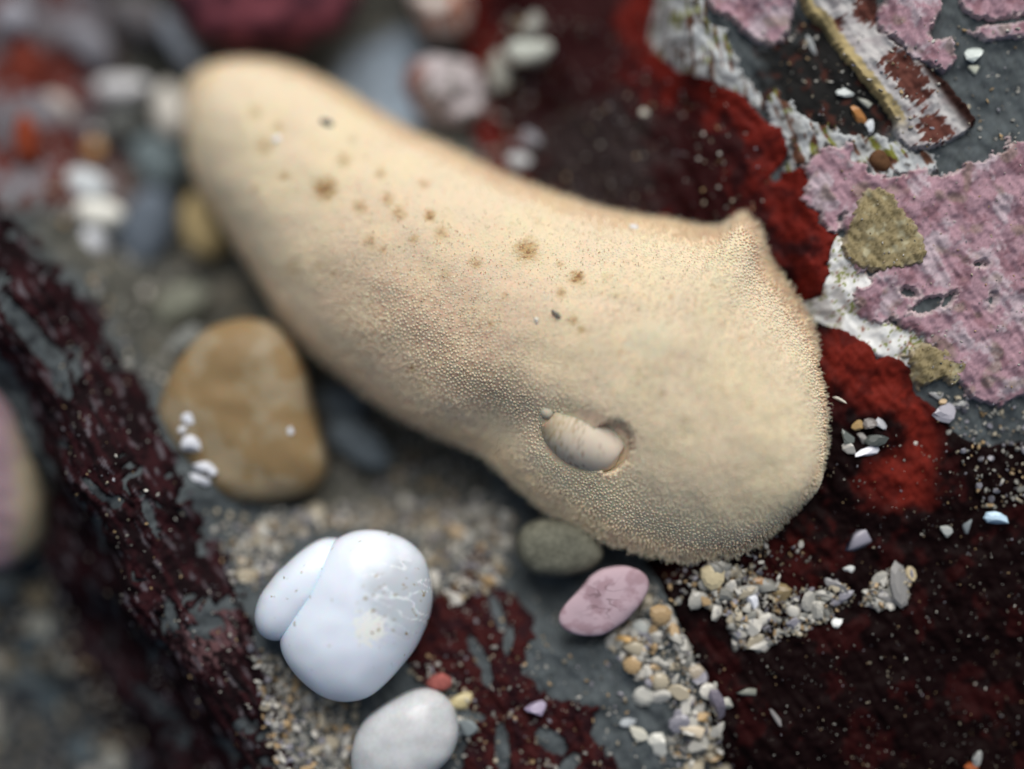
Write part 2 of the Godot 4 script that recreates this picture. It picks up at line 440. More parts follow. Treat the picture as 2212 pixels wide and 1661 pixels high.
	crust("olive_patch", "smaller ragged olive-brown patch at the lower edge of the pink crust", "crust", "",
		[[1950, 770], [1975, 750], [2010, 742], [2050, 755], [2088, 780], [2085, 815], [2060, 830], [2020, 822], [1990, 835], [1962, 815]],
		{"thick": 14.0, "wob": 14.0, "wob2": 8.0, "lump": 1.5, "edge": 8.0, "step": 3.2}, olive_paint)

func make_rock() -> void:
	var xs := axis(-300.0, 2512.0, 5.0)
	var ys := axis(-300.0, 1961.0, 5.0)
	var nx := xs.size()
	var ny := ys.size()
	var v := PackedVector3Array()
	var c := PackedColorArray()
	v.resize(nx * ny)
	c.resize(nx * ny)
	for j in ny:
		for i in nx:
			v[j * nx + i] = at(Vector2(xs[i], ys[j]), ter(xs[i], ys[j]))
			c[j * nx + i] = enc(rock_color(xs[i], ys[j]))
	var idx := PackedInt32Array()
	idx.resize((nx - 1) * (ny - 1) * 6)
	var k := 0
	for j in ny - 1:
		for i in nx - 1:
			var a := j * nx + i
			idx[k] = a
			idx[k + 1] = a + 1
			idx[k + 2] = a + nx
			idx[k + 3] = a + 1
			idx[k + 4] = a + nx + 1
			idx[k + 5] = a + nx
			k += 6
	put(mesh_of(v, smooth_normals(v, idx), c, idx, mat("rock", 0.8, 0.2, 0.0, 0.3, 20.0)), "seabed_rock", "dark slate rock that slug, stones and crusts rest on", "", "", "structure")

func axis(lo: float, hi: float, st: float) -> PackedFloat32Array:
	var a := PackedFloat32Array()
	var s := st
	var x := lo
	while x > -9000.0:
		s *= 1.28
		x -= s
		a.append(x)
	a.reverse()
	x = lo
	while x < hi:
		a.append(x)
		x += st
	s = st
	while x < 11000.0:
		a.append(x)
		s *= 1.28
		x += s
	return a

# ---------------------------------------------------------------- the slug
const RIBS := [      # upper edge x, y, lower edge x, y, height of the mantle's rim, height of the back above it
	[416, 178, 412, 186, -325, 0], [470, 137, 405, 262, -312, 88], [560, 128, 410, 345, -298, 143], [640, 145, 435, 410, -282, 173], [720, 180, 475, 475, -264, 193], [800, 228, 510, 535, -246, 209],
	[880, 275, 555, 605, -224, 217], [960, 310, 600, 680, -202, 224], [1040, 350, 655, 745, -178, 226], [1120, 388, 730, 808, -156, 226], [1200, 418, 810, 868, -134, 225], [1280, 445, 890, 915, -111, 221],
	[1360, 465, 970, 950, -89, 218], [1440, 478, 1040, 980, -68, 212], [1510, 491, 1103, 1035, -49, 207], [1558, 494, 1150, 1076, -35, 202], [1588, 476, 1180, 1100, -26, 197], [1612, 463, 1210, 1120, -18, 192],
	[1640, 500, 1240, 1137, -9, 187], [1655, 552, 1275, 1152, 0, 183], [1690, 602, 1320, 1170, 8, 178], [1722, 648, 1385, 1193, 16, 172], [1750, 695, 1460, 1208, 24, 162], [1765, 748, 1530, 1204, 30, 150],
	[1775, 812, 1590, 1191, 36, 135], [1783, 882, 1640, 1164, 42, 114], [1781, 950, 1684, 1127, 46, 86], [1767, 1010, 1729, 1079, 48, 47], [1756, 1038, 1746, 1056, 50, 0],
]
const SPOTS := [     # brown rosettes on the back: x, y, radius, depth of colour
	[703, 408, 30, 0.95], [1138, 540, 29, 0.95], [1247, 600, 20, 0.95], [929, 466, 15, 1.0], [550, 244, 20, 0.3], [600, 276, 16, 0.35], [571, 315, 26, 0.4], [614, 381, 13, 0.55], [742, 347, 20, 0.4], [821, 374, 15, 0.45], [917, 397, 15, 0.35],
	[778, 447, 20, 0.5], [838, 429, 18, 0.5], [863, 461, 20, 0.5], [952, 504, 18, 0.5], [895, 517, 12, 0.6], [799, 522, 18, 0.4], [828, 538, 10, 0.4], [553, 410, 12, 0.4], [1027, 568, 18, 0.5], [963, 593, 15, 0.35], [632, 579, 22, 0.35], [685, 575, 15, 0.3],
	[1212, 632, 14, 0.5], [1238, 692, 14, 0.5], [1256, 712, 9, 0.7], [1310, 600, 12, 0.3], [1210, 570, 10, 0.4], [890, 795, 8, 1.0], [720, 590, 9, 0.4], [1090, 640, 10, 0.35], [1060, 700, 8, 0.5], [1330, 640, 9, 0.3], [1160, 480, 10, 0.2], [760, 300, 14, 0.2],
	[1450, 640, 8, 0.35], [1540, 620, 8, 0.3], [1490, 800, 7, 0.5], [1430, 850, 7, 0.5], [1380, 800, 7, 0.45], [1560, 840, 7, 0.4], [1600, 730, 7, 0.4], [1480, 905, 7, 0.5], [1540, 930, 7, 0.45], [1620, 880, 7, 0.4], [1500, 1000, 7, 0.4], [1590, 1010, 7, 0.4],
]
const NT := 440
const NS := 150
const NB := 34
var sk := PackedVector3Array()      # skin positions of the back, (NT + 1) x (NS + 1)
var skn := PackedVector3Array()

func crm(a: float, b: float, c: float, d: float, t: float) -> float:
	return 0.5 * (2.0 * b + (c - a) * t + (2.0 * a - 5.0 * b + 4.0 * c - d) * t * t + (3.0 * b - a - 3.0 * c + d) * t * t * t)

func rib(t: float) -> PackedFloat32Array:
	var n := RIBS.size()
	var u := t * (n - 1)
	var i := clampi(int(u), 0, n - 2)
	u -= i
	var r := PackedFloat32Array()
	for k in 6:
		r.append(crm(RIBS[maxi(i - 1, 0)][k], RIBS[i][k], RIBS[i + 1][k], RIBS[mini(i + 2, n - 1)][k], u))
	r[5] = maxf(r[5], 0.0)
	return r

func photo_xy(w: Vector3) -> Vector2:      # back from a place to the measured spot
	var k := (CAM - w.y / S) / CAM
	return Vector2(CX + w.x / S / k, CY + w.z / S / k)

func pit(x: float, y: float) -> float:
	var p := Vector2(x - 1322.0, y - 964.0).rotated(-0.35)
	var a := atan2(p.y, p.x)
	return sqrt(p.x * p.x / (46.0 * 46.0) + p.y * p.y / (58.0 * 58.0)) + 0.09 * n_fine.get_noise_1d(a * 60.0 + 500.0)

func slug_dents(x: float, y: float) -> float:
	var h := -34.0 * blob(x, y, 1075, 925, 75)
	h -= 4.0 * blob(x, y, 1225, 960, 75)
	h -= 30.0 * sst(1.03, 0.93, pit(x, y))
	var q := Vector2(x - 1246.0, y - 944.0).rotated(-0.55)
	h -= 12.0 * sst(1.2, 0.5, sqrt(q.x * q.x / (98.0 * 98.0) + q.y * q.y / (72.0 * 72.0)))
	h += 26.0 * blob(x, y, 1616, 515, 42) + 8.0 * blob(x, y, 1635, 570, 50)
	h += 7.0 * n_big.get_noise_2d(x * 0.9, y * 0.9) + 1.2 * n_mid.get_noise_2d(x, y)
	return h

func slug_color(x: float, y: float, s: float) -> Color:
	var b := n_big.get_noise_2d(x, y)
	var m := n_mid.get_noise_2d(x, y)
	var f := n_fine.get_noise_2d(x, y)
	var t := n_tiny.get_noise_2d(x, y)
	var c := mixc(Color(0.76, 0.60, 0.42), Color(0.74, 0.575, 0.42), sst(-0.3, 0.3, b))
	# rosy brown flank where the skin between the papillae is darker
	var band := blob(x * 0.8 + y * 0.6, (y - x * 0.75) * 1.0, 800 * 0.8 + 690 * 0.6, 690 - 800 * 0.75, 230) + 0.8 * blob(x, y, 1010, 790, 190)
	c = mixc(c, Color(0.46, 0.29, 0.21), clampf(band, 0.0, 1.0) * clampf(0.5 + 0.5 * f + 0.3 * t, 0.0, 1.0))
	# brown lines and freckles between the papillae, denser on the head
	var head := sst(1180.0, 1500.0, x + 0.35 * y - 150.0 + 90.0 * b)
	var fr := sst(0.10, 0.50, f + 0.5 * t + 0.25 * m)
	c = mixc(c, Color(0.36, 0.24, 0.165), fr * (0.03 + 0.30 * head))
	for q in SPOTS:
		var dx: float = x - q[0]
		var dy: float = y - q[1]
		var rr: float = q[2]
		if absf(dx) < rr * 1.6 and absf(dy) < rr * 1.6:
			var d := sqrt(dx * dx + dy * dy) / rr
			var w := sst(1.25, 0.25, d + 0.5 * f)
			c = mixc(c, Color(0.42, 0.255, 0.10), w * minf(q[3] * 1.2, 1.0) * 0.8)
			c = mixc(c, Color(0.20, 0.075, 0.03), sst(0.1, 0.5, t + 0.6 * f + 0.35 - d * 0.55) * w * q[3] * 0.95)
	# smooth pale oval scar behind the stalk
	var q2 := Vector2((x - 1405.0) / 58.0, (y - 735.0) / 40.0).length()
	c = mixc(c, Color(0.70, 0.575, 0.42), sst(1.1, 0.8, q2 + 0.35 * m))
	# purplish-grey lines between the papillae at the margin, also painting shade on lower head
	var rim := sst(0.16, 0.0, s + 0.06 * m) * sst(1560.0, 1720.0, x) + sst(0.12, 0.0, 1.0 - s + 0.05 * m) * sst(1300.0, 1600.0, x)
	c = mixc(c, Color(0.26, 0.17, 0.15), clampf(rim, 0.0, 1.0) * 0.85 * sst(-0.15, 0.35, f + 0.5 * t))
	return c

func make_slug() -> void:
	var root := Node3D.new()
	var base_at := at(plan(1150, 720, 0), ter(1150, 720))
	put(root, "sea_slug", "large cream sea slug with brown spots and velvety skin, lying across the rock", "sea slug")
	root.position = base_at
	var row := NS + 1 + NB
	var v := PackedVector3Array()
	var c := PackedColorArray()
	sk.resize((NT + 1) * (NS + 1))
	for i in NT + 1:
		var r := rib(float(i) / NT)
		var wave := 5.0 * n_mid.get_noise_2d(i * 2.2, 50.0)
		var wide := r[4] + 0.42 * r[5] * (1.0 - sst(0.2, 0.55, float(i) / NT))      # the tail is widest above its rim
		var pu := plan(r[0], r[1], wide)
		var pd := plan(r[2], r[3], wide)
		var round := lerpf(0.55, 1.0, sst(0.35, 0.80, float(i) / NT))
		for j in NS + 1:
			var q := cos(PI * j / NS)
			var s := 0.5 - 0.5 * q
			var f := pow(maxf(1.0 - pow(absf(q), 2.1), 0.0), round)
			var p := pu.lerp(pd, s)
			var h := r[4] + wave * (1.0 - f) + r[5] * f
			var w := at(p, h)
			var o := photo_xy(w)
			w.y += slug_dents(o.x, o.y) * S * sst(0.03, 0.3, f) * sst(0.0, 90.0, r[5])
			sk[i * (NS + 1) + j] = w
			v.append(w - base_at)
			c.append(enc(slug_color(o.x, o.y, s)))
		for j in NB:
			var s := 1.0 - float(j + 1) / (NB + 1)
			var q := 1.0 - 2.0 * s
			var p := pu.lerp(pd, s)
			var under := sst(1.0, 0.72, absf(q))
			var g := minf(ter(p.x, p.y) - 10.0, r[4] - 20.0)
			var h := lerpf(r[4] - 12.0 * sst(1.0, 0.96, absf(q)), g, under) if r[5] > 1.0 else r[4]
			v.append(at(p, h) - base_at)
			c.append(enc(Color(0.42, 0.29, 0.16)))
	var idx := PackedInt32Array()
	for i in NT:
		for j in row:
			var a := i * row + j
			var b := i * row + (j + 1) % row
			idx.append_array([a, a + row, b, b, a + row, b + row])
	var nn := smooth_normals(v, idx)
	if nn[(NT / 2) * row + NS / 2].y < 0.0:
		for i in range(0, idx.size(), 3):
			var k := idx[i]
			idx[i] = idx[i + 1]
			idx[i + 1] = k
		nn = smooth_normals(v, idx)
	skn.resize(sk.size())
	for i in NT + 1:
		for j in NS + 1:
			skn[i * (NS + 1) + j] = nn[i * row + j]
	put(mesh_of(v, nn, c, idx, mat("skin", 0.75, 0.12, 0.6)), "mantle", "", "", "", "", root)
	make_papillae(root, base_at)
	make_stalk(root, base_at)

func skin_at(x: float, y: float) -> Vector3:
	var best := 1e9
	var w := Vector3.ZERO
	for i in range(0, NT + 1, 2):
		for j in range(0, NS + 1, 2):
			var o := photo_xy(sk[i * (NS + 1) + j])
			var d := o.distance_squared_to(Vector2(x, y))
			if d < best:
				best = d
				w = sk[i * (NS + 1) + j]
	return w

func make_papillae(root: Node3D, base_at: Vector3) -> void:
	# one rounded peg, copied over the whole back
	var v := PackedVector3Array()
	var idx := PackedInt32Array()
	var prof := [[1.0, -0.5], [0.95, 0.5], [0.72, 1.15], [0.34, 1.5]]
	for p in prof:
		for k in 7:
			v.append(Vector3(cos(TAU * k / 7) * p[0], p[1], sin(TAU * k / 7) * p[0]))
	v.append(Vector3(0, 1.6, 0))
	for r in 3:
		for k in 7:
			var a := r * 7 + k
			var b := r * 7 + (k + 1) % 7
			idx.append_array([a, b, a + 7, b, b + 7, a + 7])
	for k in 7:
		idx.append_array([21 + k, 21 + (k + 1) % 7, 28])
	var peg := mesh_of(v, smooth_normals(v, idx), PackedColorArray(), idx, mat("skin_papilla", 0.9, 0.05, 0.3))
	var tr: Array[Transform3D] = []
	var cols := PackedColorArray()
	var gap := 5.9 * S
	var taken := {}
	for tries in 130000:
		var ii := rng.randi_range(1, NT - 1)
		var j := rng.randi_range(1, NS - 1)
		# as many tries per area everywhere
		var w := sk[ii * (NS + 1) + j]
		var du := w.distance_to(sk[(ii + 1) * (NS + 1) + j])
		var dv := w.distance_to(sk[ii * (NS + 1) + j + 1])
		if rng.randf() > du * dv / (24.0 * S * S):
			continue
		var a := w + (sk[(ii + 1) * (NS + 1) + j] - w) * rng.randf() + (sk[ii * (NS + 1) + j + 1] - w) * rng.randf()
		var cell := Vector3i((a / gap).floor())
		var free := true
		for q in [-1, 0, 1]:
			for r in [-1, 0, 1]:
				for t in [-1, 0, 1]:
					var k := cell + Vector3i(q, r, t)
					if free and taken.has(k) and (taken[k] as Vector3).distance_to(a) < gap:
						free = false
		if not free:
			continue
		taken[cell] = a
		var o := photo_xy(a)
		if Vector2((o.x - 1258.0) / 84.0, (o.y - 950.0) / 64.0).length() < 1.0 or pit(o.x, o.y) < 0.96:
			continue
		var s := 0.5 - 0.5 * cos(PI * j / NS)
		var up := skn[ii * (NS + 1) + j]
		up = (up + Vector3(rng.randf_range(-0.25, 0.25), 0.1, rng.randf_range(-0.25, 0.25))).normalized()
		var sd := up.cross(Vector3(0.3, 0.2, 0.9)).normalized()
		var flank := clampf(sst(0.45, 0.75, s) + sst(0.22, 0.05, s) + sst(1350.0, 1600.0, o.x + 0.4 * o.y - 300.0), 0.0, 1.0)
		var fringe := clampf(sst(0.10, 0.01, minf(s, 1.0 - s)) + sst(28.0, 6.0, ii) + sst(NT - 40.0, NT - 8.0, ii), 0.0, 1.0)
		var sz := rng.randf_range(2.6, 3.7) * S * lerpf(lerpf(0.85, 1.0, flank), 0.58, fringe)
		tr.append(Transform3D(Basis(sd * sz, up * sz * rng.randf_range(0.8, 1.4) * lerpf(lerpf(0.12, 0.36, flank), 2.4, fringe), sd.cross(up) * -sz), a - base_at))
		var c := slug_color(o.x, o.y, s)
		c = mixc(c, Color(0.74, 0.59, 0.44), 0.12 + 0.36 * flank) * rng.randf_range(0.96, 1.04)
		cols.append(enc(c))
	# a short nap all over and longer, thinner hairs along the margin
	for tries in 60000:
		var ii := rng.randi_range(1, NT - 1)
		var j := rng.randi_range(0, NS)
		var s := 0.5 - 0.5 * cos(PI * j / NS)
		var edge := clampf(sst(0.07, 0.0, minf(s, 1.0 - s)) + sst(22.0, 4.0, ii) + sst(NT - 30.0, NT - 6.0, ii), 0.0, 1.0)
		var w := sk[ii * (NS + 1) + j]
		var o := photo_xy(w)
		if Vector2((o.x - 1258.0) / 84.0, (o.y - 950.0) / 64.0).length() < 1.0 or pit(o.x, o.y) < 0.96:
			continue
		if edge >= 0.2 and rng.randf() > 0.3:
			continue
		if edge < 0.2 and rng.randf() > w.distance_to(sk[ii * (NS + 1) + mini(j + 1, NS)]) * w.distance_to(sk[(ii + 1) * (NS + 1) + j]) / (300.0 * S * S):
			continue
		w += (sk[(ii + 1) * (NS + 1) + j] - w) * rng.randf()
		var up := (skn[ii * (NS + 1) + j] + Vector3(rng.randf_range(-0.5, 0.5), rng.randf_range(-0.1, 0.4), rng.randf_range(-0.5, 0.5))).normalized()
		var sd := up.cross(Vector3(0.3, 0.2, 0.9)).normalized()
		var sz := rng.randf_range(0.7, 1.1) * S
		tr.append(Transform3D(Basis(sd * sz, up * S * rng.randf_range(2.5, 4.5) * lerpf(1.0, 2.6, edge), sd.cross(up) * -sz), w))
		tr[-1].origin -= base_at
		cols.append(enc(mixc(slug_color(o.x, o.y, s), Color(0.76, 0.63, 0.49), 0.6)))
	var mm := MultiMesh.new()
	mm.transform_format = MultiMesh.TRANSFORM_3D
	mm.use_colors = true
	mm.mesh = peg.mesh
	mm.instance_count = tr.size()
	for k in tr.size():
		mm.set_instance_transform(k, tr[k])
		mm.set_instance_color(k, cols[k])
	var mi := MultiMeshInstance3D.new()
	mi.multimesh = mm
	put(mi, "papillae", "fine velvety papillae covering the slug's back", "", "", "stuff", root)
	peg.free()

func tube(pts: Array, sides: int, paint: Callable, m: Material, base_at: Vector3) -> MeshInstance3D:
	# pts: [place, radius]; a closed, tapering, round body through them
	var v := PackedVector3Array()
	var c := PackedColorArray()
	var idx := PackedInt32Array()
	var n := pts.size()
	for i in n:
		var p: Vector3 = pts[i][0]
		var dir: Vector3 = (pts[mini(i + 1, n - 1)][0] - pts[maxi(i - 1, 0)][0]).normalized()
		var sx := dir.cross(Vector3(0.1, 1, 0.2)).normalized()
		var sy := sx.cross(dir).normalized()
		for k in sides:
			var a := TAU * k / sides
			var w: Vector3 = p + (sx * cos(a) + sy * sin(a)) * float(pts[i][1])
			v.append(w - base_at)
			c.append(enc(paint.call(float(i) / (n - 1), a)))
	for i in n - 1:
		for k in sides:
			var a := i * sides + k
			var b := i * sides + (k + 1) % sides
			idx.append_array([a, b, a + sides, b, b + sides, a + sides])
	var nn := smooth_normals(v, idx)
	var mid: Vector3 = pts[n / 2][0] - base_at
	if nn[(n / 2) * sides].dot(v[(n / 2) * sides] - mid) < 0.0:
		for i in range(0, idx.size(), 3):
			var k := idx[i]
			idx[i] = idx[i + 1]
			idx[i + 1] = k
		nn = smooth_normals(v, idx)
	return mesh_of(v, nn, c, idx, m)

func make_stalk(root: Node3D, base_at: Vector3) -> void:
	var pa := skin_at(1255, 876).y / S          # the skin's slope around the stalk
	var pb := skin_at(1220, 1025).y / S
	var pc := skin_at(1392, 960).y / S
	var gy := (pb - pa + (pc - pa) * 35.0 / 137.0) / (149.0 + 84.0 * 35.0 / 137.0)
	var gx := (pc - pa - gy * 84.0) / 137.0
	var lie := func(x: float, y: float) -> float: return pa + gx * (x - 1255.0) + gy * (y - 876.0)
	var key := [[1337, 990, -30, 16], [1329, 986, -8, 37], [1315, 976, 9, 51], [1288, 962, 18, 60], [1258, 946, 22, 63], [1232, 930, 23, 59], [1210, 914, 21, 51], [1194, 901, 16, 39], [1182, 892, 9, 27]]
	for k in key:
		k[2] += lie.call(k[0], k[1]) - k[3]
	var h := 0.0
	var ht: float = lie.call(1178.0, 888.0) - 9.0
	var pts := []
	var n := key.size()
	for i in n - 1:
		for s in 6:
			var t := s / 6.0
			var k := []
			for a in 4:
				k.append(crm(key[maxi(i - 1, 0)][a], key[i][a], key[i + 1][a], key[mini(i + 2, n - 1)][a], t))
			var leaf := 1.0 + (0.006 * sin((i * 6 + s) * 1.35) if i > 2 else 0.0)
			pts.append([at(plan(k[0], k[1], h + k[2]), h + k[2]), k[3] * leaf * S])
	pts.append([at(plan(1180, 889, ht), ht), 18.0 * S])
	pts.append([at(plan(1178, 888, ht), ht), 2.0 * S])
	var paint := func(t: float, a: float) -> Color:
		var c := Color(0.60, 0.535, 0.44)
		var fl := n_fine.get_noise_2d(t * 190.0, a * 60.0 + 400.0) + 0.5 * n_tiny.get_noise_2d(t * 170.0, a * 60.0)
		c = mixc(c, Color(0.28, 0.17, 0.15), sst(0.34, 0.56, fl) * sst(0.15, 0.5, t))
		return mixc(c, Color(0.44, 0.36, 0.23), sst(0.45, 0.9, t + 0.3 * fl) * 0.75)
	var stalk := put(tube(pts, 36, paint, mat("stalk_skin", 0.55, 0.25, 0.5), base_at), "rhinophore", "pale grey club-shaped feeler lying out of its pit", "", "", "", root)
	var kp := []
	for i in 9:
		var a := PI * i / 8.0
		var k := [1183.0 - cos(a) * 15.0, 891.0 - cos(a) * 7.0]
		kp.append([at(plan(k[0], k[1], ht + 6.0), ht + 6.0), maxf(14.5 * sin(a), 0.6) * S])
	kp.reverse()
	put(tube(kp, 20, func(_t, _a): return Color(0.50, 0.45, 0.36), mat("stalk_skin", 0.55, 0.25, 0.5), base_at), "tip", "", "", "", "", stalk)

# ---------------------------------------------------------------- stones
# (rings are spaced evenly from rim to top so that no fan shows)
func stone(called: String, label: String, category: String, group: String, outline: Array, h: float, thick: float, flat: float, m: Material, paint: Callable, rough := 0.0, parent: Node3D = null) -> Node3D:
	# outline: the stone's silhouette; thick: half its thickness; flat: 1 round .. 0.4 blocky profile; rough: unevenness
	var poly := PackedVector2Array()
	var mid := Vector2.ZERO
	for p in outline:
		var q := plan(p[0], p[1], h)
		poly.append(q)
		mid += q
	mid /= poly.size()
	var n := poly.size()
	var reach := 0.0
	for q in poly:
		reach = maxf(reach, mid.distance_to(q))
	var na := clampi(int(reach * 1.5), 40, 230)
	var nl := clampi(int(reach * 0.55) * 2, 24, 110)
	var rad := PackedFloat32Array()
	for k in na:
		var d := Vector2.from_angle(TAU * k / na)
		var far := 6.0
		for i in n:
			var hit = Geometry2D.segment_intersects_segment(mid, mid + d * 3000.0, poly[i], poly[(i + 1) % n])
			if hit != null:
				far = maxf(far, mid.distance_to(hit))
		rad.append(far)
	for pass_ in clampi(na * na / 1200, 3, 40):                      # round the corners of the drawn outline
		var r2 := rad.duplicate()
		for k in na:
			r2[k] = 0.25 * rad[(k + na - 1) % na] + 0.5 * rad[k] + 0.25 * rad[(k + 1) % na]
		rad = r2
	var v := PackedVector3Array()
	var c := PackedColorArray()
	var idx := PackedInt32Array()
	var o := at(mid, h - thick)
	for l in nl + 1:
		var u := 2.0 * l / nl - 1.0                              # -1 under, 0 rim, 1 top
		var cr := sin((1.0 - absf(u)) * PI / 2)
		var sr := signf(u) * pow(maxf(1.0 - pow(cr, 2.0 / flat), 0.0), flat / 2.0)
		for k in na:
			var d := Vector2.from_angle(TAU * k / na)
			var p := mid + d * rad[k] * cr
			var w := n_big.get_noise_3d(p.x * 0.9, sr * thick * 0.9 + h, p.y * 0.9)
			p += d * rad[k] * cr * w * rough
			var y := h + thick * sr * (1.0 + 1.6 * rough * n_big.get_noise_2d(p.x * 1.2, p.y * 1.2))
			v.append(at(p, y) - o)
			c.append(enc(paint.call(p.x, p.y, sr)))
	for l in nl:
		for k in na:
			var a := l * na + k
			var b := l * na + (k + 1) % na
			idx.append_array([a, b, a + na, b, b + na, a + na])
	var mi := mesh_of(v, smooth_normals(v, idx), c, idx, m)
	mi.position = o - (parent.position if parent else Vector3.ZERO)
	put(mi, called, label, category, group, "", parent)
	return mi

func ring(x: float, y: float, rx: float, ry: float, turn: float, wob := 0.08) -> Array:
	var a := []
	var ph := rng.randf() * TAU
	for k in 14:
		var t := TAU * k / 14
		var r := 1.0 + wob * sin(2.0 * t + ph) + wob * 0.6 * sin(3.0 * t + ph * 2.0) + rng.randf_range(-wob, wob) * 0.5
		var p := Vector2(cos(t) * rx * r, sin(t) * ry * r).rotated(turn)
		a.append([x + p.x, y + p.y])
	return a

func plain(c: Color, var_ := 0.25) -> Callable:
	return func(x: float, y: float, _s: float) -> Color:
		return c * (1.0 + var_ * n_mid.get_noise_2d(x, y) + var_ * 0.6 * n_fine.get_noise_2d(x, y))

func make_stones() -> void:
	var quartz := mat("quartz", 0.22, 0.38, 0.6)
	var dull := mat("stone", 0.75, 0.2, 0.0, 0.25, 26.0)
	var wax := mat("wax_stone", 0.45, 0.28, 0.45)
	var white := func(x: float, y: float, _s: float) -> Color:
		var c := Color(0.71, 0.77, 0.87) * (1.0 + 0.05 * n_big.get_noise_2d(x * 2.0, y * 2.0))
		var clear := sst(0.30, 0.85, blob(x, y, 880, 1270, 110) + 0.15 * n_mid.get_noise_2d(x * 0.8, y * 0.8))      # glassy zone with cracks
		c = mixc(c, Color(0.40, 0.44, 0.48), clear * 0.75)
		var crack := absf(n_mid.get_noise_2d((x * 0.9 + y * 0.4) * 0.35, (y * 0.9 - x * 0.4) * 1.0 + 200.0))
		c = mixc(c, Color(0.74, 0.78, 0.82), sst(0.09, 0.02, crack) * clear * 0.8)
		c = mixc(c, Color(0.80, 0.82, 0.80), sst(0.45, 0.75, blob(x, y, 812, 1335, 42) + 0.5 * n_fine.get_noise_2d(x, y)))
		var pits := n_fine.get_noise_2d(x * 0.75 + 71.0, y * 0.75)
		return mixc(c, Color(0.25, 0.19, 0.09), sst(0.50, 0.62, pits) * sst(0.35, 0.6, blob(x, y, 860, 1290, 85)) * 0.7 + sst(0.68, 0.76, pits) * 0.6)
	var heart := Node3D.new()
	put(heart, "white_stone", "large glossy white heart-shaped stone with a notch and a pitted glassy side", "stone")
	heart.position = at(plan(750, 1330, 0), -40.0)
	stone("main_lobe", "", "", "", [[605, 1398], [608, 1362], [630, 1312], [662, 1250], [692, 1200], [725, 1162], [770, 1143], [830, 1146], [890, 1171], [924, 1220], [937, 1280], [931, 1335], [903, 1395], [855, 1455], [803, 1502], [750, 1519], [695, 1502], [645, 1465], [615, 1425]], 50.0, 100.0, 0.9, quartz, white, 0.02, heart)
	stone("side_lobe", "", "", "", [[551, 1325], [563, 1285], [598, 1238], [648, 1192], [700, 1158], [760, 1170], [760, 1250], [700, 1310], [655, 1350], [612, 1384], [570, 1378], [553, 1352]], 38.0, 84.0, 0.85, quartz, func(x, y, _s): return mixc(Color(0.70, 0.76, 0.86), Color(0.24, 0.17, 0.08), sst(0.66, 0.76, n_fine.get_noise_2d(x * 0.7, y * 0.7))), 0.02, heart)
	stone("white_pebble", "smooth greyish-white pebble cut by the bottom edge", "pebble", "", [[756, 1640], [766, 1590], [790, 1552], [830, 1525], [880, 1496], [920, 1485], [962, 1500], [985, 1540], [992, 1582], [978, 1630], [945, 1665], [890, 1705], [820, 1715], [765, 1690]], 40.0, 85.0, 0.85, quartz, func(x, y, _s): return Color(0.53, 0.55, 0.57) * (1.0 + 0.12 * n_mid.get_noise_2d(x * 0.8, y * 0.8) + 0.05 * n_fine.get_noise_2d(x, y)), 0.04)
	stone("honey_pebble", "large waxy honey-brown pebble in the gully beside the slug", "pebble", "", [[345, 885], [362, 825], [400, 770], [450, 716], [510, 692], [570, 694], [612, 716], [642, 760], [662, 825], [682, 905], [702, 980], [710, 1022], [692, 1052], [640, 1070], [565, 1086], [500, 1080], [450, 1050], [400, 990], [358, 930]], -130.0, 105.0, 0.62, wax, func(x, y, _s): return mixc(Color(0.245, 0.17, 0.085), Color(0.29, 0.23, 0.145), sst(-0.25, 0.35, n_big.get_noise_2d(x * 1.3, y * 1.3 + 90.0) + 0.3 * n_mid.get_noise_2d(x, y))), 0.04)
	stone("amber_pebble", "orange-brown stone peeping out under the honey-brown pebble", "pebble", "", ring(560, 1085, 55, 26, 0.1), -165.0, 30.0, 0.8, wax, plain(Color(0.17, 0.085, 0.02)), 0.08)
	stone("grey_pebble", "rounded grey-green pebble under the edge of the slug", "pebble", "", [[1116, 1170], [1132, 1136], [1165, 1123], [1215, 1122], [1258, 1137], [1292, 1165], [1308, 1198], [1285, 1230], [1225, 1246], [1155, 1240], [1122, 1210]], -20.0, 55.0, 0.75, dull, plain(Color(0.135, 0.135, 0.105), 0.35), 0.06)
	stone("pink_pebble", "flat pink coralline-covered pebble just below the slug", "pebble", "", [[1205, 1335], [1222, 1305], [1250, 1272], [1272, 1240], [1300, 1224], [1345, 1222], [1388, 1236], [1400, 1264], [1390, 1305], [1352, 1345], [1300, 1370], [1250, 1376], [1215, 1357]], 34.0, 24.0, 0.62, mat("chalk", 0.85, 0.12, 0.0, 0.3, 30.0), func(x, y, _s): return mixc(mixc(Color(0.46, 0.345, 0.39), Color(0.35, 0.24, 0.275), sst(-0.1, 0.4, n_mid.get_noise_2d(x + 30.0, y))), Color(0.06, 0.03, 0.03), sst(0.09, 0.02, absf(n_mid.get_noise_2d(x * 0.5 + 44.0, y * 0.9))) * 0.45 * blob(x, y, 1300, 1290, 40)), 0.12)
	stone("lilac_pebble", "big blurred mauve pebble with a cream rim at the picture's edge", "pebble", "", [[-40, 790], [0, 812], [32, 862], [62, 932], [86, 1012], [98, 1100], [86, 1180], [45, 1222], [0, 1238], [-120, 1230], [-210, 1120], [-200, 920], [-110, 800]], -170.0, 110.0, 0.7, wax, func(x, y, _s): return mixc(Color(0.25, 0.175, 0.20), Color(0.29, 0.25, 0.18), sst(-15.0, 35.0, x + 0.05 * absf(y - 1050.0) + 14.0 * n_mid.get_noise_2d(x, y))), 0.04)
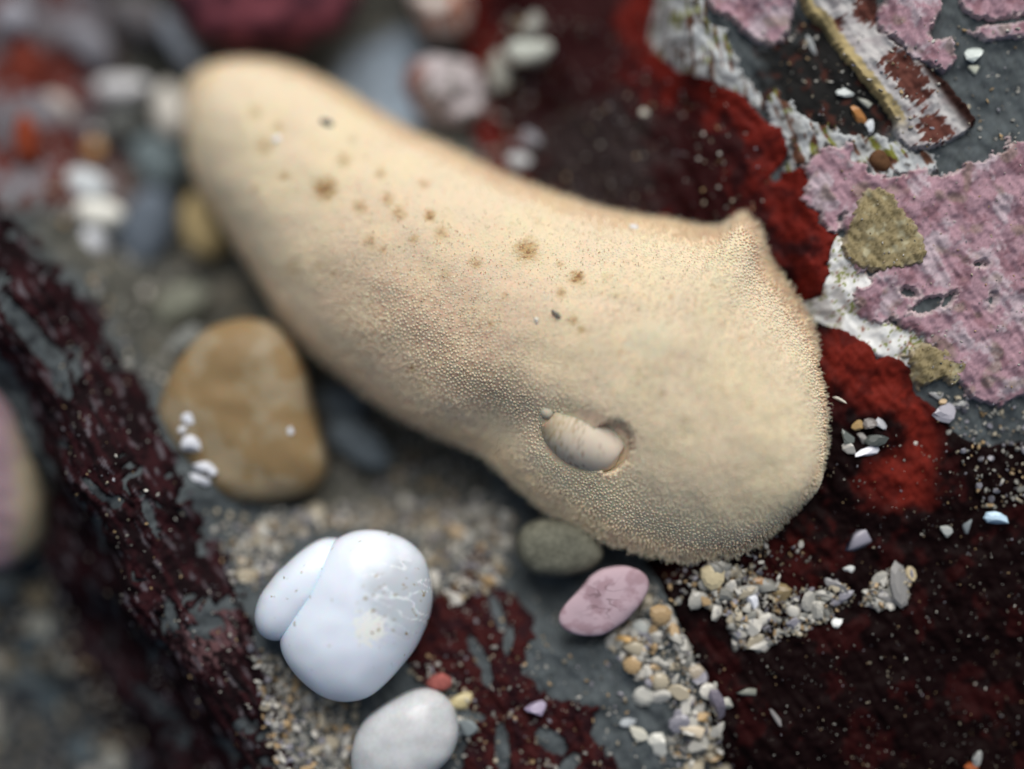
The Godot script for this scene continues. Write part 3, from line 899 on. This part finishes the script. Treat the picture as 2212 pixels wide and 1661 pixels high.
	stone("purple_stone", "dark purple-red stone with pale ragged rim above the slug's tail", "stone", "", [[360, -120], [382, 0], [400, 50], [440, 85], [500, 102], [560, 106], [640, 98], [712, 84], [762, 40], [770, -60], [740, -140], [500, -170]], -370.0, 95.0, 0.75, dull, func(x, y, s): return mixc(mixc(Color(0.15, 0.042, 0.055), Color(0.065, 0.022, 0.032), sst(-0.2, 0.3, n_big.get_noise_2d(x * 2.0, y * 2.0))), Color(0.20, 0.13, 0.13), sst(0.35, -0.1, s + 0.3 * n_mid.get_noise_2d(x, y)) * 0.7), 0.1)
	# knobs beside the red crust
	stone("knobbly_stone", "pale pink and orange knob of stone at the top edge", "stone", "pale crusted stones by the red crust", [[868, -60], [890, 20], [925, 70], [960, 100], [1000, 90], [1012, 30], [1000, -60], [930, -90]], -300.0, 70.0, 0.8, dull, func(x, y, _s): return mixc(Color(0.46, 0.40, 0.37), Color(0.34, 0.15, 0.10), sst(0.15, 0.6, n_mid.get_noise_2d(x, y + 10.0) + 0.3 * sst(930.0, 990.0, x))), 0.4)
	stone("knobbly_stone", "pale pinkish egg-shaped stone between blue-grey rock and red crust", "stone", "pale crusted stones by the red crust", [[884, 180], [900, 140], [935, 112], [985, 105], [1025, 140], [1042, 200], [1030, 245], [990, 268], [945, 268], [905, 235]], -280.0, 62.0, 0.85, dull, func(x, y, _s): return mixc(mixc(Color(0.40, 0.36, 0.37), Color(0.15, 0.14, 0.13), sst(0.0, 0.4, n_mid.get_noise_2d(x + 90.0, y))), Color(0.22, 0.09, 0.07), sst(915.0, 880.0, x + 30.0 * n_mid.get_noise_2d(x, y)) * 0.8), 0.4)
	# blurred pebbles of the gully
	var gp := [
		["white_pebble", "blurred white pebble arching over grey stones in the gully", ring(262, 192, 72, 26, -0.05), -370, 34, Color(0.46, 0.46, 0.47)],
		["white_pebble", "blurred upright white pebble touching the slug's tail", ring(366, 240, 34, 66, -0.25), -360, 34, Color(0.47, 0.45, 0.41)],
		["grey_pebble", "blurred dark grey pebble under the white arching one", ring(262, 262, 42, 48, 0.3), -400, 36, Color(0.10, 0.105, 0.10)],
		["grey_pebble", "blurred grey-teal pebble against the slug's side near the tail", ring(340, 348, 66, 48, 0.6), -385, 40, Color(0.115, 0.145, 0.155)],
		["slate_pebble", "largest blurred blue-grey slate pebble in the gully", ring(308, 505, 62, 98, 0.35), -355, 50, Color(0.092, 0.112, 0.14)],
		["cream_pebble", "blurred oval cream pebble leaning on the slug", ring(440, 488, 46, 74, -0.1), -330, 45, Color(0.40, 0.31, 0.16)],
		["white_pebble", "blurred white pebble, upper one of the white trio", ring(190, 400, 48, 38, 0.3), -310, 36, Color(0.43, 0.46, 0.48)],
		["white_pebble", "blurred brightest white pebble, middle one of the white trio", ring(215, 462, 50, 34, 0.1), -300, 34, Color(0.56, 0.56, 0.52)],
		["white_pebble", "blurred small white pebble, lowest one of the white trio", ring(200, 522, 34, 26, 0.4), -300, 26, Color(0.48, 0.50, 0.54)],
		["orange_pebble", "tiny blurred orange pebble above the white trio", ring(205, 322, 20, 18, 0), -330, 18, Color(0.42, 0.24, 0.10)],
		["olive_pebble", "blurred grey-olive pebble above the honey-brown one", ring(395, 655, 70, 40, -0.3), -310, 36, Color(0.15, 0.155, 0.125)],
		["olive_pebble", "blurred brownish pebble in the shade of the slug", ring(500, 645, 55, 42, 0.2), -350, 36, Color(0.15, 0.14, 0.115)],
		["grey_pebble", "blurred small grey stone at the honey pebble's upper rim", ring(400, 735, 40, 22, -0.7), -215, 22, Color(0.20, 0.21, 0.20)],
		["slate_pebble", "dark slate stone half hidden beneath the slug's side", ring(780, 960, 80, 40, 0.5), -255, 35, Color(0.092, 0.112, 0.13)],
		["slate_pebble", "dark slate stone in the shade near the honey pebble", ring(745, 870, 60, 45, 0.6), -290, 40, Color(0.092, 0.112, 0.13)],
		["red_stone", "blurred dark red stone at the left rim near the top", ring(55, 150, 46, 62, -0.3), -330, 46, Color(0.105, 0.022, 0.014)],
		["pale_stone", "blurred pale stone below the red one at the left rim", ring(95, 255, 66, 60, 0.2), -330, 46, Color(0.32, 0.29, 0.27)],
		["red_stone", "blurred rusty red stone set against the pale one", ring(58, 300, 26, 62, -0.2), -270, 30, Color(0.17, 0.035, 0.016)],
		["grey_pebble", "blurred mauve-grey stone in the upper corner", ring(30, 40, 46, 34, 0.3), -340, 34, Color(0.22, 0.22, 0.25)],
		["grey_pebble", "blurred dark stone beside the purple one at the top", ring(300, 40, 66, 52, 0.5), -390, 46, Color(0.085, 0.08, 0.085)],
		["grey_pebble", "blurred bluish long stone slanting to the slug's tail", ring(390, 95, 26, 84, -0.55), -370, 30, Color(0.17, 0.19, 0.22)],
		["grey_pebble", "blurred bluish-grey stone above the arching white pebble", ring(190, 95, 62, 40, 0.8), -390, 38, Color(0.15, 0.15, 0.17)],
	]
	gp.append(["pale_tuft", "blurred upright pale lump on dark red crust", ring(1078, 155, 20, 48, 0.0, 0.15), -255, 20, Color(0.26, 0.26, 0.23)])
	gp.append(["pale_tuft", "brightest blurred pale lump on dark red crust", ring(1140, 112, 46, 30, -0.2, 0.25), -215, 22, Color(0.40, 0.42, 0.38)])
	gp.append(["pale_tuft", "blurred pale lump above the brightest one on red crust", ring(1150, 55, 24, 28, 0.3, 0.2), -215, 20, Color(0.22, 0.22, 0.20)])
	gp.append(["pale_tuft", "blurred pale bead on dark red crust nearer the slug", ring(1120, 348, 26, 18, -0.2, 0.15), -225, 14, Color(0.38, 0.39, 0.40)])
	gp.append(["pale_tuft", "blurred grey bead beside the pale bead on red crust", ring(1145, 300, 20, 18, 0.2, 0.2), -220, 14, Color(0.20, 0.20, 0.22)])
	gp.append(["pale_tuft", "blurred pale patch of grit beside the egg-shaped stone", ring(1020, 330, 40, 30, 0.7, 0.2), -300, 20, Color(0.30, 0.30, 0.30)])
	for g in gp:
		stone(g[0], g[1], "stone" if "stone" in g[0] else "pebble", "blurred pebbles of the gully", g[2], g[3] - (60.0 if g[3] < -320 else 0.0), g[4], 0.8, dull, plain((g[5] as Color) * 1.25, 0.3), 0.07)
	stone("red_pebble", "small dull red pebble beside the greyish-white pebble", "pebble", "", [[918, 1478], [930, 1460], [955, 1452], [975, 1464], [977, 1482], [960, 1492], [935, 1490]], 18.0, 16.0, 0.75, dull, plain(Color(0.27, 0.085, 0.075)), 0.1)
	stone("brown_lump", "brown lump between pale plate and pink crust", "stone", "", ring(1900, 348, 24, 22, 0.4, 0.15), 40.0, 18.0, 0.8, dull, plain(Color(0.10, 0.05, 0.025), 0.4), 0.15)
	# coarse gravel of the hollow beyond the ridge
	var tone := [[Color(0.09, 0.115, 0.13), "dark teal-grey"], [Color(0.17, 0.20, 0.21), "grey"], [Color(0.30, 0.30, 0.26), "pale khaki"], [Color(0.20, 0.165, 0.11), "brownish"], [Color(0.46, 0.45, 0.41), "whitish"]]
	var hollow := PackedVector2Array([Vector2(-40, 1250), Vector2(90, 1250), Vector2(150, 1330), Vector2(200, 1450), Vector2(270, 1600), Vector2(300, 1700), Vector2(-60, 1720)])
	for k in 55:
		var p := Vector2(rng.randf_range(-50, 310), rng.randf_range(1240, 1710))
		if not Geometry2D.is_point_in_polygon(p, hollow):
			continue
		var t = tone[[0, 0, 0, 1, 1, 1, 2, 3, 3, 4][rng.randi() % 10]]
		var r := rng.randf_range(13, 36)
		var g := ter(plan(p.x, p.y, -380).x, plan(p.x, p.y, -380).y)
		var size := "large" if r > 29.0 else "mid-sized" if r > 20.0 else "small"
		var spot := "close to the mauve pebble" if p.y < 1380.0 else "at the foot of the ridge" if p.x > 130.0 else "near the picture's lower corner" if p.y > 1550.0 else "by the picture's side"
		stone("gravel_stone", "%s blurred %s stone in the gravel hollow, %s" % [size, t[1], spot], "stone", "gravel in the hollow", ring(p.x, p.y, r, r * rng.randf_range(0.6, 0.95), rng.randf() * PI, 0.14), g + r * 0.35, r * 0.6, 0.85, dull, plain(t[0], 0.3), 0.1)

# ---------------------------------------------------------------- sand
var shards: Array[ArrayMesh] = []
var drops: Array[ArrayMesh] = []

func make_shards() -> void:
	var ico := SphereMesh.new()
	ico.radius = 1.0
	ico.height = 2.0
	ico.radial_segments = 9
	ico.rings = 5
	var a := ico.get_mesh_arrays()
	var vs: PackedVector3Array = a[Mesh.ARRAY_VERTEX]
	var ix: PackedInt32Array = a[Mesh.ARRAY_INDEX]
	for n in 18:
		var cuts := []
		for k in rng.randi_range(6, 9):
			cuts.append([Vector3(rng.randfn(), rng.randfn(), rng.randfn()).normalized(), rng.randf_range(0.34, 0.72)])
		var w := PackedVector3Array()
		for p in vs:
			var q := p
			for c in cuts:
				var d: float = q.dot(c[0]) - c[1]
				if d > 0.0:
					q -= c[0] * d
			w.append(q)
		var sm := n >= 15
		var v := PackedVector3Array()
		var nn := PackedVector3Array()
		var idx := PackedInt32Array()
		for i in range(0, ix.size(), 3):
			var p0 := w[ix[i]]
			var p1 := w[ix[i + 1]]
			var p2 := w[ix[i + 2]]
			var f := (p2 - p0).cross(p1 - p0)
			if f.length() < 1e-7:
				continue
			f = f.normalized()
			for p in [p0, p1, p2]:
				idx.append(v.size())
				v.append(p)
				nn.append((p as Vector3).normalized() if sm else f)
		var mi := mesh_of(v, nn, PackedColorArray(), idx, null)
		shards.append(mi.mesh)
		mi.free()

func grain_mat(c: Color) -> StandardMaterial3D:
	var key := "grain_%.3f_%.3f_%.3f" % [c.r, c.g, c.b]
	if mats.has(key):
		return mats[key]
	var m := StandardMaterial3D.new()
	m.resource_name = "sand_grain"
	m.albedo_color = c.linear_to_srgb()
	m.roughness = 0.25
	m.metallic_specular = 0.45
	mats[key] = m
	return m

func grain(called: String, label: String, group: String, x: float, y: float, lng: float, wid: float, turn: float, c: Color, lift := 0.0, thick := 0.0, h_given := -9999.0) -> void:
	var g := h_given
	var p := Vector2(x, y)
	if g < -9000.0:
		p = plan(x, y, coarse(x, y))
		g = top_h(p.x, p.y)
	else:
		p = plan(x, y, g)
	var t := thick if thick > 0.0 else minf(lng, wid) * 0.28
	var mi := MeshInstance3D.new()
	mi.mesh = shards[rng.randi() % shards.size()]
	mi.material_override = grain_mat(c)
	var yaw := Basis(Vector3.UP, -turn)
	var tip := Basis(Vector3(1, 0, 0), rng.randf_range(-0.25, 0.25)) * Basis(Vector3(0, 0, 1), rng.randf_range(-0.25, 0.25))
	mi.transform = Transform3D(tip * yaw * Basis.from_scale(Vector3(lng * 0.72, t * 1.3, wid * 0.72) * S), at(p, g + t * 0.55 + lift))
	put(mi, called, label, "grain", group)

const PALE := Color(0.36, 0.36, 0.34)
func make_sand() -> void:
	var W := Color(0.66, 0.67, 0.66)
	var special := [
		["squarish cream grain standing alone below the slug's chin", 1536, 1245, 44, 42, 0.1, Color(0.55, 0.47, 0.30)],
		["rounded bright white grain in the middle of the drift", 1620, 1294, 32, 27, 1.1, Color(0.74, 0.76, 0.82)],
		["orange-tan flat grain at the drift's upper rim", 1646, 1263, 42, 28, 0.2, Color(0.34, 0.19, 0.08)],
		["olive-tan flat grain beside the orange-tan one", 1684, 1278, 40, 36, 0.9, Color(0.25, 0.19, 0.10)],
		["short white bar of shell low in the drift", 1607, 1349, 32, 14, -0.2, W],
		["tiny white block beside a dark splinter on maroon crust", 1834, 1227, 24, 15, 0.2, Color(0.72, 0.74, 0.72)],
		["bright white round grain at the drift's far tip", 1807, 1341, 22, 20, 0.0, Color(0.75, 0.76, 0.75)],
		["lavender notched shell flake lying alone on maroon crust", 1853, 1162, 56, 38, -0.6, Color(0.27, 0.26, 0.31)],
		["long orange grain next to the pink pebble", 1366, 1396, 58, 24, 0.5, Color(0.58, 0.36, 0.13)],
		["white triangular chip low on the grey slate", 1425, 1605, 48, 40, 0.6, Color(0.60, 0.60, 0.55)],
		["cream-white chip above the triangular one", 1381, 1582, 44, 32, 0.3, Color(0.52, 0.51, 0.44)],
		["small blue-white chip on the grey slate", 1355, 1556, 30, 20, -0.2, Color(0.42, 0.45, 0.47)],
		["curved shell bit striped white and orange", 1497, 1573, 58, 32, 0.3, Color(0.56, 0.48, 0.36)],
		["purple-grey slab at the edge of the sand column", 1545, 1519, 52, 34, 1.3, Color(0.15, 0.135, 0.17)],
		["round beige grain in the sand column", 1504, 1454, 32, 30, 0.0, Color(0.36, 0.31, 0.24)],
		["peach-coloured rounded grain in the sand column", 1517, 1549, 34, 30, 0.0, Color(0.46, 0.31, 0.15)],
		["thin grey-green flake alone on black crust", 1615, 1490, 42, 18, -0.05, Color(0.20, 0.21, 0.18)],
		["long thin splinter pointing down on black crust", 1681, 1556, 56, 9, 0.95, Color(0.22, 0.21, 0.21)],
		["pale stubby grain beside the purple-grey slab", 1568, 1519, 20, 26, 0.2, Color(0.42, 0.42, 0.38)],
		["pale greyish chip right below the pink pebble", 1392, 1353, 40, 28, 0.3, Color(0.40, 0.42, 0.40)],
		["pale blocky grain at the column's inner side", 1389, 1503, 36, 36, 0.2, Color(0.38, 0.38, 0.35)],
		["lilac flake on brown-red crust", 1158, 1524, 48, 36, -0.5, Color(0.27, 0.23, 0.33)],
		["pale yellow wedge beside the small red pebble", 999, 1514, 44, 26, -0.4, Color(0.50, 0.43, 0.24)],
		["grey flat chip beside the greyish-white pebble", 1012, 1566, 46, 34, 0.6, Color(0.19, 0.22, 0.23)],
		["whitish chip stuck under the grey flat chip", 985, 1572, 26, 30, 0.3, Color(0.45, 0.47, 0.47)],
		["grey oval grain in the cluster by the slug's head", 1829, 943, 38, 30, 0.5, Color(0.13, 0.145, 0.135)],
		["small orange grain on top of the cluster by the head", 1849, 917, 22, 20, 0.3, Color(0.40, 0.27, 0.12)],
		["brown-grey grain in the cluster by the head", 1878, 916, 26, 24, 0.8, Color(0.16, 0.145, 0.14)],
		["pale upright grain at the cluster's outer end", 1902, 917, 28, 18, 1.3, Color(0.34, 0.35, 0.38)],
		["dark slate grain in the cluster by the head", 1889, 946, 42, 26, -0.1, Color(0.07, 0.08, 0.075)],
		["small grey grain in the cluster's middle", 1861, 945, 24, 20, 0.8, Color(0.21, 0.20, 0.19)],
		["brilliant white ribbed shell flake under the cluster", 1870, 975, 50, 22, -0.35, Color(0.70, 0.71, 0.78)],
		["dull white flake beside the ribbed shell flake", 1834, 966, 28, 20, 0.4, Color(0.46, 0.45, 0.42)],
		["large lavender-white flake below the ragged olive patch", 2042, 888, 50, 40, -0.1, Color(0.38, 0.37, 0.42)],
		["thin grey-white flake above the large lavender-white one", 2022, 853, 36, 18, 0.3, Color(0.34, 0.34, 0.34)],
		["small pale flake beside the large lavender-white one", 2072, 872, 28, 16, -0.1, Color(0.38, 0.38, 0.37)],
		["tiny curved white splinter close to the slug's head", 1810, 863, 26, 7, 0.5, Color(0.46, 0.43, 0.36)],
		["short white splinter on the reddish patch", 1977, 958, 16, 8, 0.3, Color(0.50, 0.48, 0.44)],
		["sparkling blue-white grain near the picture's edge", 2147, 1120, 38, 28, 0.2, Color(0.52, 0.70, 0.85)],
		["pale rounded grain with shards near the edge", 2041, 1143, 28, 26, 0.0, Color(0.35, 0.37, 0.36)],
		["hook-shaped grey flake near the edge", 2086, 1134, 18, 34, 0.2, Color(0.24, 0.27, 0.28)],
		["knobbly grey slab, longest piece of the far drift", 1938, 1256, 78, 34, 1.45, Color(0.24, 0.235, 0.23)],
		["cream chip leaning on the knobbly grey slab", 1962, 1240, 30, 22, 1.4, Color(0.47, 0.39, 0.25)],
		["grey flat flake beside the knobbly grey slab", 1900, 1284, 54, 26, 0.3, Color(0.25, 0.245, 0.24)],
		["light grey long flake at the drift's upper tip", 1805, 1262, 54, 22, 0.35, Color(0.26, 0.255, 0.26)],
		["white little rod below the knobbly grey slab", 1880, 1298, 34, 12, -0.5, Color(0.52, 0.52, 0.48)],
		["orange crumb at the bottom edge", 2096, 1652, 32, 26, -0.4, Color(0.30, 0.085, 0.03)],
		["pale crumb beside the orange one at the bottom edge", 2108, 1632, 20, 34, 0.1, Color(0.33, 0.34, 0.33)],
		["deep orange grain beside the slanting pale plate", 1853, 249, 42, 28, 0.9, Color(0.36, 0.16, 0.05)],
		["flat white grain above the orange one by the plate", 1826, 197, 38, 20, 0.1, Color(0.46, 0.50, 0.50)],
		["grey grain between orange grain and plate", 1871, 221, 32, 18, 0.6, Color(0.30, 0.31, 0.27)],
		["glinting white grain below the orange one", 1877, 272, 22, 24, 0.2, Color(0.62, 0.66, 0.70)],
		["white rod in the black gap by the plate", 1752, 96, 14, 40, -0.5, Color(0.44, 0.46, 0.46)],
		["glassy ring-like grain on the teal slate corner", 2104, 118, 36, 32, 0.2, Color(0.52, 0.58, 0.56)],
		["glassy pale grain below the ring-like one", 2104, 148, 26, 22, 0.4, Color(0.56, 0.58, 0.48)],
		["white bead on the dark red crust above the slug", 1390, 242, 16, 16, 0.0, Color(0.58, 0.56, 0.48)],
	]
	for k in special:
		grain("sand_grain", k[0], "sand grains told apart", k[1], k[2], k[3], k[4], k[5], k[6])
	# bright grains lodged on the honey pebble
	var lodged := [[412, 908, 30, 26, "topmost bright white grain stuck to the honey pebble"], [397, 926, 18, 18, "tiny white grain beside the topmost on the honey pebble"], [414, 962, 34, 40, "middle bright white grain stuck to the honey pebble"], [438, 1008, 44, 24, "grey-white grain low on the honey pebble"], [430, 1034, 44, 24, "lowest bright white grain on the honey pebble"], [458, 1020, 20, 20, "sparkling small grain low on the honey pebble"], [628, 928, 18, 16, "lone faint grain in the middle of the honey pebble"]]
	for k in lodged:
		grain("sand_grain", k[4], "grains on the honey pebble", k[0], k[1], k[2], k[3], 0.3, Color(0.66, 0.68, 0.74), 0.0, 0.0, -40.0 if k[0] < 420 else -34.0)
	# small things on the slug itself
	var on := [[706, 265, 24, 13, 0.4, Color(0.02, 0.02, 0.025), "black speck on the slug's back near its tail"], [598, 299, 16, 13, 0.2, Color(0.75, 0.75, 0.80), "white speck on the slug's back near its tail"], [1201, 678, 22, 10, 0.9, Color(0.16, 0.15, 0.13), "grey oval crumb on the middle of the slug's back"], [1160, 692, 13, 7, 1.2, Color(0.66, 0.64, 0.58), "tiny white crumb beside the grey crumb on the slug"], [1370, 492, 17, 10, 0.3, Color(0.80, 0.80, 0.82), "white chip on the slug's upper edge"], [1107, 383, 28, 9, -0.3, Color(0.46, 0.44, 0.38), "pale splinter poking from the slug's upper edge"]]
	for k in on:
		var w := skin_at(k[0], k[1])
		grain("speck", k[6], "", k[0], k[1], k[2], k[3], k[4], k[5], 0.0, 5.0, w.y / S)
	# drifts: countable grains by place and tone
	var tones := [[Color(0.56, 0.54, 0.49), "white"], [Color(0.39, 0.38, 0.345), "light grey"], [Color(0.23, 0.23, 0.21), "grey"], [Color(0.38, 0.335, 0.25), "beige"], [Color(0.40, 0.28, 0.15), "tan"], [Color(0.24, 0.235, 0.27), "bluish grey"]]
	var drift := {
		"in the sand column beside the pink pebble": [[[1335, 1310], [1405, 1262], [1440, 1300], [1500, 1400], [1540, 1480], [1560, 1600], [1560, 1670], [1435, 1670], [1425, 1620], [1470, 1540], [1400, 1490], [1345, 1430], [1315, 1395]], 120, 13.0, 44.0],
		"in the drift below the slug's chin": [[[1480, 1250], [1530, 1215], [1600, 1225], [1690, 1265], [1760, 1268], [1820, 1255], [1850, 1290], [1780, 1345], [1700, 1375], [1640, 1400], [1585, 1402], [1572, 1335], [1500, 1300]], 95, 13.0, 46.0],
		"in the small drift by the knobbly slab": [[[1850, 1305], [1880, 1260], [1920, 1225], [1965, 1230], [1965, 1290], [1905, 1315]], 14, 15.0, 34.0],
		"between the white pebbles and the ridge": [[[565, 1490], [620, 1455], [740, 1535], [760, 1600], [745, 1690], [620, 1690]], 34, 14.0, 40.0],
		"in the gritty bed around the large white pebble": [[[500, 1205], [560, 1125], [650, 1092], [900, 1085], [1085, 1085], [1110, 1150], [1105, 1240], [1060, 1275], [980, 1300], [930, 1270], [900, 1160], [750, 1135], [640, 1165], [560, 1275], [520, 1262]], 60, 15.0, 44.0],
	}
	for where in drift:
		var poly := PackedVector2Array()
		var lo := Vector2(1e9, 1e9)
		var hi := -lo
		for p in drift[where][0]:
			var q := Vector2(p[0], p[1])
			poly.append(q)
			lo = lo.min(q)
			hi = hi.max(q)
		var left: int = drift[where][1]
		var tries := 0
		while left > 0 and tries < 4000:
			tries += 1
			var q := Vector2(rng.randf_range(lo.x, hi.x), rng.randf_range(lo.y, hi.y))
			if not Geometry2D.is_point_in_polygon(q, poly):
				continue
			left -= 1
			var t = tones[[0, 0, 1, 1, 1, 1, 2, 2, 3, 3, 4, 5][rng.randi() % 12]]
			var l := lerpf(drift[where][2], drift[where][3], pow(rng.randf(), 1.6))
			var thin := rng.randf_range(0.42, 0.92)
			var size: String = "largest" if l > lerpf(drift[where][2], drift[where][3], 0.72) else "mid-sized" if l > lerpf(drift[where][2], drift[where][3], 0.3) else "small"
			var form := "elongated" if thin < 0.6 else "blocky" if thin > 0.78 else "angular"
			grain("sand_grain", "%s %s %s sand grain %s" % [size, t[1], form, where], "sand grains " + where, q.x, q.y, l, l * thin, rng.randf() * PI, t[0], rng.randf_range(0.0, 6.0))
	# uncountable fine sand
	var spots := []
	for where in drift:
		spots.append([drift[where][0], 1500 if drift[where][1] == 60 else 700 if drift[where][1] > 50 else 300, 5.0, 22.0 if drift[where][1] == 60 else 17.0, 7.0])
	spots.append([[[1480, 1080], [2212, 850], [2260, 1700], [1560, 1700], [1500, 1400]], 900, 2.0, 7.0, 1.0])
	spots.append([[[2020, 840], [2090, 860], [2240, 890], [2240, 1080], [2130, 1110], [2060, 980]], 170, 6.0, 22.0, 4.0])
	spots.append([[[1020, 40], [1400, 40], [1600, 250], [1690, 400], [1600, 480], [1200, 430], [1080, 340]], 260, 4.0, 11.0, 1.0])
	spots.append([[[1040, 20], [1180, 20], [1170, 300], [1100, 380], [1010, 300]], 60, 10.0, 34.0, 4.0])
	spots.append([[[950, 1280], [1330, 1280], [1400, 1680], [960, 1690]], 420, 3.0, 14.0, 1.0])
	spots.append([[[540, 1390], [640, 1420], [780, 1530], [760, 1700], [600, 1700], [560, 1500]], 700, 5.0, 26.0, 6.0])
	spots.append([[[1330, 1270], [1460, 1220], [1560, 1190], [1720, 1160], [1760, 1220], [1560, 1290], [1440, 1300]], 160, 4.0, 20.0, 2.0])
	spots.append([[[900, 1390], [1010, 1480], [1050, 1600], [960, 1640], [930, 1500], [880, 1450]], 120, 5.0, 22.0, 2.0])
	spots.append([[[60, 620], [230, 700], [480, 1190], [600, 1500], [560, 1680], [420, 1680], [150, 1150]], 240, 3.0, 11.0, 1.0])
	spots.append([[[1620, 60], [1940, 40], [2220, 60], [2220, 330], [1950, 330], [1750, 290]], 260, 3.0, 14.0, 1.0])
	spots.append([[[1760, 350], [2230, 350], [2230, 860], [2060, 840], [1860, 660]], 220, 2.5, 8.0, 1.0])
	spots.append([[[110, 350], [430, 180], [470, 500], [620, 720], [420, 760], [330, 880], [240, 700]], 420, 8.0, 30.0, 10.0])
	spots.append([[[640, 760], [900, 920], [1110, 1060], [1280, 1180], [1120, 1200], [700, 1120], [690, 1000]], 420, 6.0, 26.0, 8.0])
	spots.append([[[-60, 1230], [100, 1240], [300, 1640], [300, 1720], [-60, 1720]], 520, 6.0, 24.0, 12.0])
	spots.append([[[440, 1100], [520, 1060], [640, 1100], [560, 1230], [500, 1260]], 130, 6.0, 22.0, 6.0])
	var tr: Array = []
	var cols: Array = []
	for k in 6:
		tr.append([])
		cols.append([])
	for sp in spots:
		var poly := PackedVector2Array()
		var lo := Vector2(1e9, 1e9)
		var hi := -lo
		for p in sp[0]:
			var q := Vector2(p[0], p[1])
			poly.append(q)
			lo = lo.min(q)
			hi = hi.max(q)
		var left: int = sp[1]
		while left > 0:
			var q := Vector2(rng.randf_range(lo.x, hi.x), rng.randf_range(lo.y, hi.y))
			if not Geometry2D.is_point_in_polygon(q, poly):
				continue
			left -= 1
			var l := lerpf(sp[2], sp[3], pow(rng.randf(), 2.2))
			var p := plan(q.x, q.y, coarse(q.x, q.y))
			var b := Basis(Vector3.UP, rng.randf() * TAU) * Basis(Vector3(1, 0, 0), rng.randf_range(-0.5, 0.5)) * Basis.from_scale(Vector3(l * 0.55, l * 0.34, l * rng.randf_range(0.25, 0.5)) * S)
			var kk := rng.randi() % 6
			tr[kk].append(Transform3D(b, at(p, top_h(p.x, p.y) + l * 0.14 + rng.randf() * sp[4])))
			cols[kk].append(enc((tones[rng.randi() % 6][0] as Color) * rng.randf_range(0.45, 1.1)))
	var root := Node3D.new()
	put(root, "fine_sand", "fine pale sand and grit scattered over rock and crusts", "sand", "", "stuff")
	var gm := mat("fine_grain", 0.28, 0.42)
	for k in 6:
		var mm := MultiMesh.new()
		mm.transform_format = MultiMesh.TRANSFORM_3D
		mm.use_colors = true
		var am: ArrayMesh = shards[k * 3].duplicate()
		am.surface_set_material(0, gm)
		mm.mesh = am
		mm.instance_count = tr[k].size()
		for i in tr[k].size():
			mm.set_instance_transform(i, tr[k][i])
			mm.set_instance_color(i, cols[k][i])
		var mi := MultiMeshInstance3D.new()
		mi.multimesh = mm
		put(mi, "sand", "", "", "", "stuff", root)

# ---------------------------------------------------------------- the scene
func _ready() -> void:
	# camera: looking straight down, close, wide open
	var cam := Camera3D.new()
	cam.name = "camera"
	var lens := CameraAttributesPhysical.new()
	lens.frustum_focal_length = 300.0
	lens.exposure_aperture = 0.55
	lens.frustum_focus_distance = (CAM - 85.0) * S
	cam.attributes = lens
	cam.position = Vector3(0, CAM * S, 0)
	cam.rotation_degrees = Vector3(-90, 0, 0)
	cam.fov = rad_to_deg(2.0 * atan(CY / CAM))
	cam.near = 0.05
	cam.far = 60.0
	add_child(cam)
	cam.fov = rad_to_deg(2.0 * atan(CY / CAM))
	# sky through the water, soft light from beyond the top of the picture
	var env := Environment.new()
	env.background_mode = Environment.BG_SKY
	var sky := ProceduralSkyMaterial.new()
	sky.sky_top_color = Color(0.60, 0.70, 0.83)
	sky.sky_horizon_color = Color(0.50, 0.56, 0.62)
	sky.ground_bottom_color = Color(0.05, 0.05, 0.05)
	sky.ground_horizon_color = Color(0.2, 0.2, 0.2)
	sky.sun_angle_max = 1.0
	env.sky = Sky.new()
	env.sky.sky_material = sky
	env.background_energy_multiplier = 0.36
	env.tonemap_mode = Environment.TONE_MAPPER_LINEAR
	env.tonemap_exposure = 0.92
	env.sdfgi_enabled = true
	env.ssao_enabled = true
	env.ssil_enabled = true
	var we := WorldEnvironment.new()
	we.name = "environment"
	we.environment = env
	add_child(we)
	var sun := DirectionalLight3D.new()
	sun.name = "sun"
	sun.light_color = Color(1.0, 0.985, 0.965)
	sun.light_energy = 1.3
	sun.light_angular_distance = 50.0
	sun.shadow_enabled = true
	sun.position = Vector3(0.4, 2.3, -2.5)
	add_child(sun)
	sun.look_at(Vector3.ZERO, Vector3.UP)

	rng.seed = 4711
	noise_set(n_big, 170.0, 11, 2)
	noise_set(n_mid, 52.0, 22, 3)
	noise_set(n_fine, 15.0, 33, 2)
	noise_set(n_tiny, 6.5, 44, 1)
	make_relief()
	make_rock()
	make_crusts()
	make_slug()
	make_stones()
	make_shards()
	make_sand()
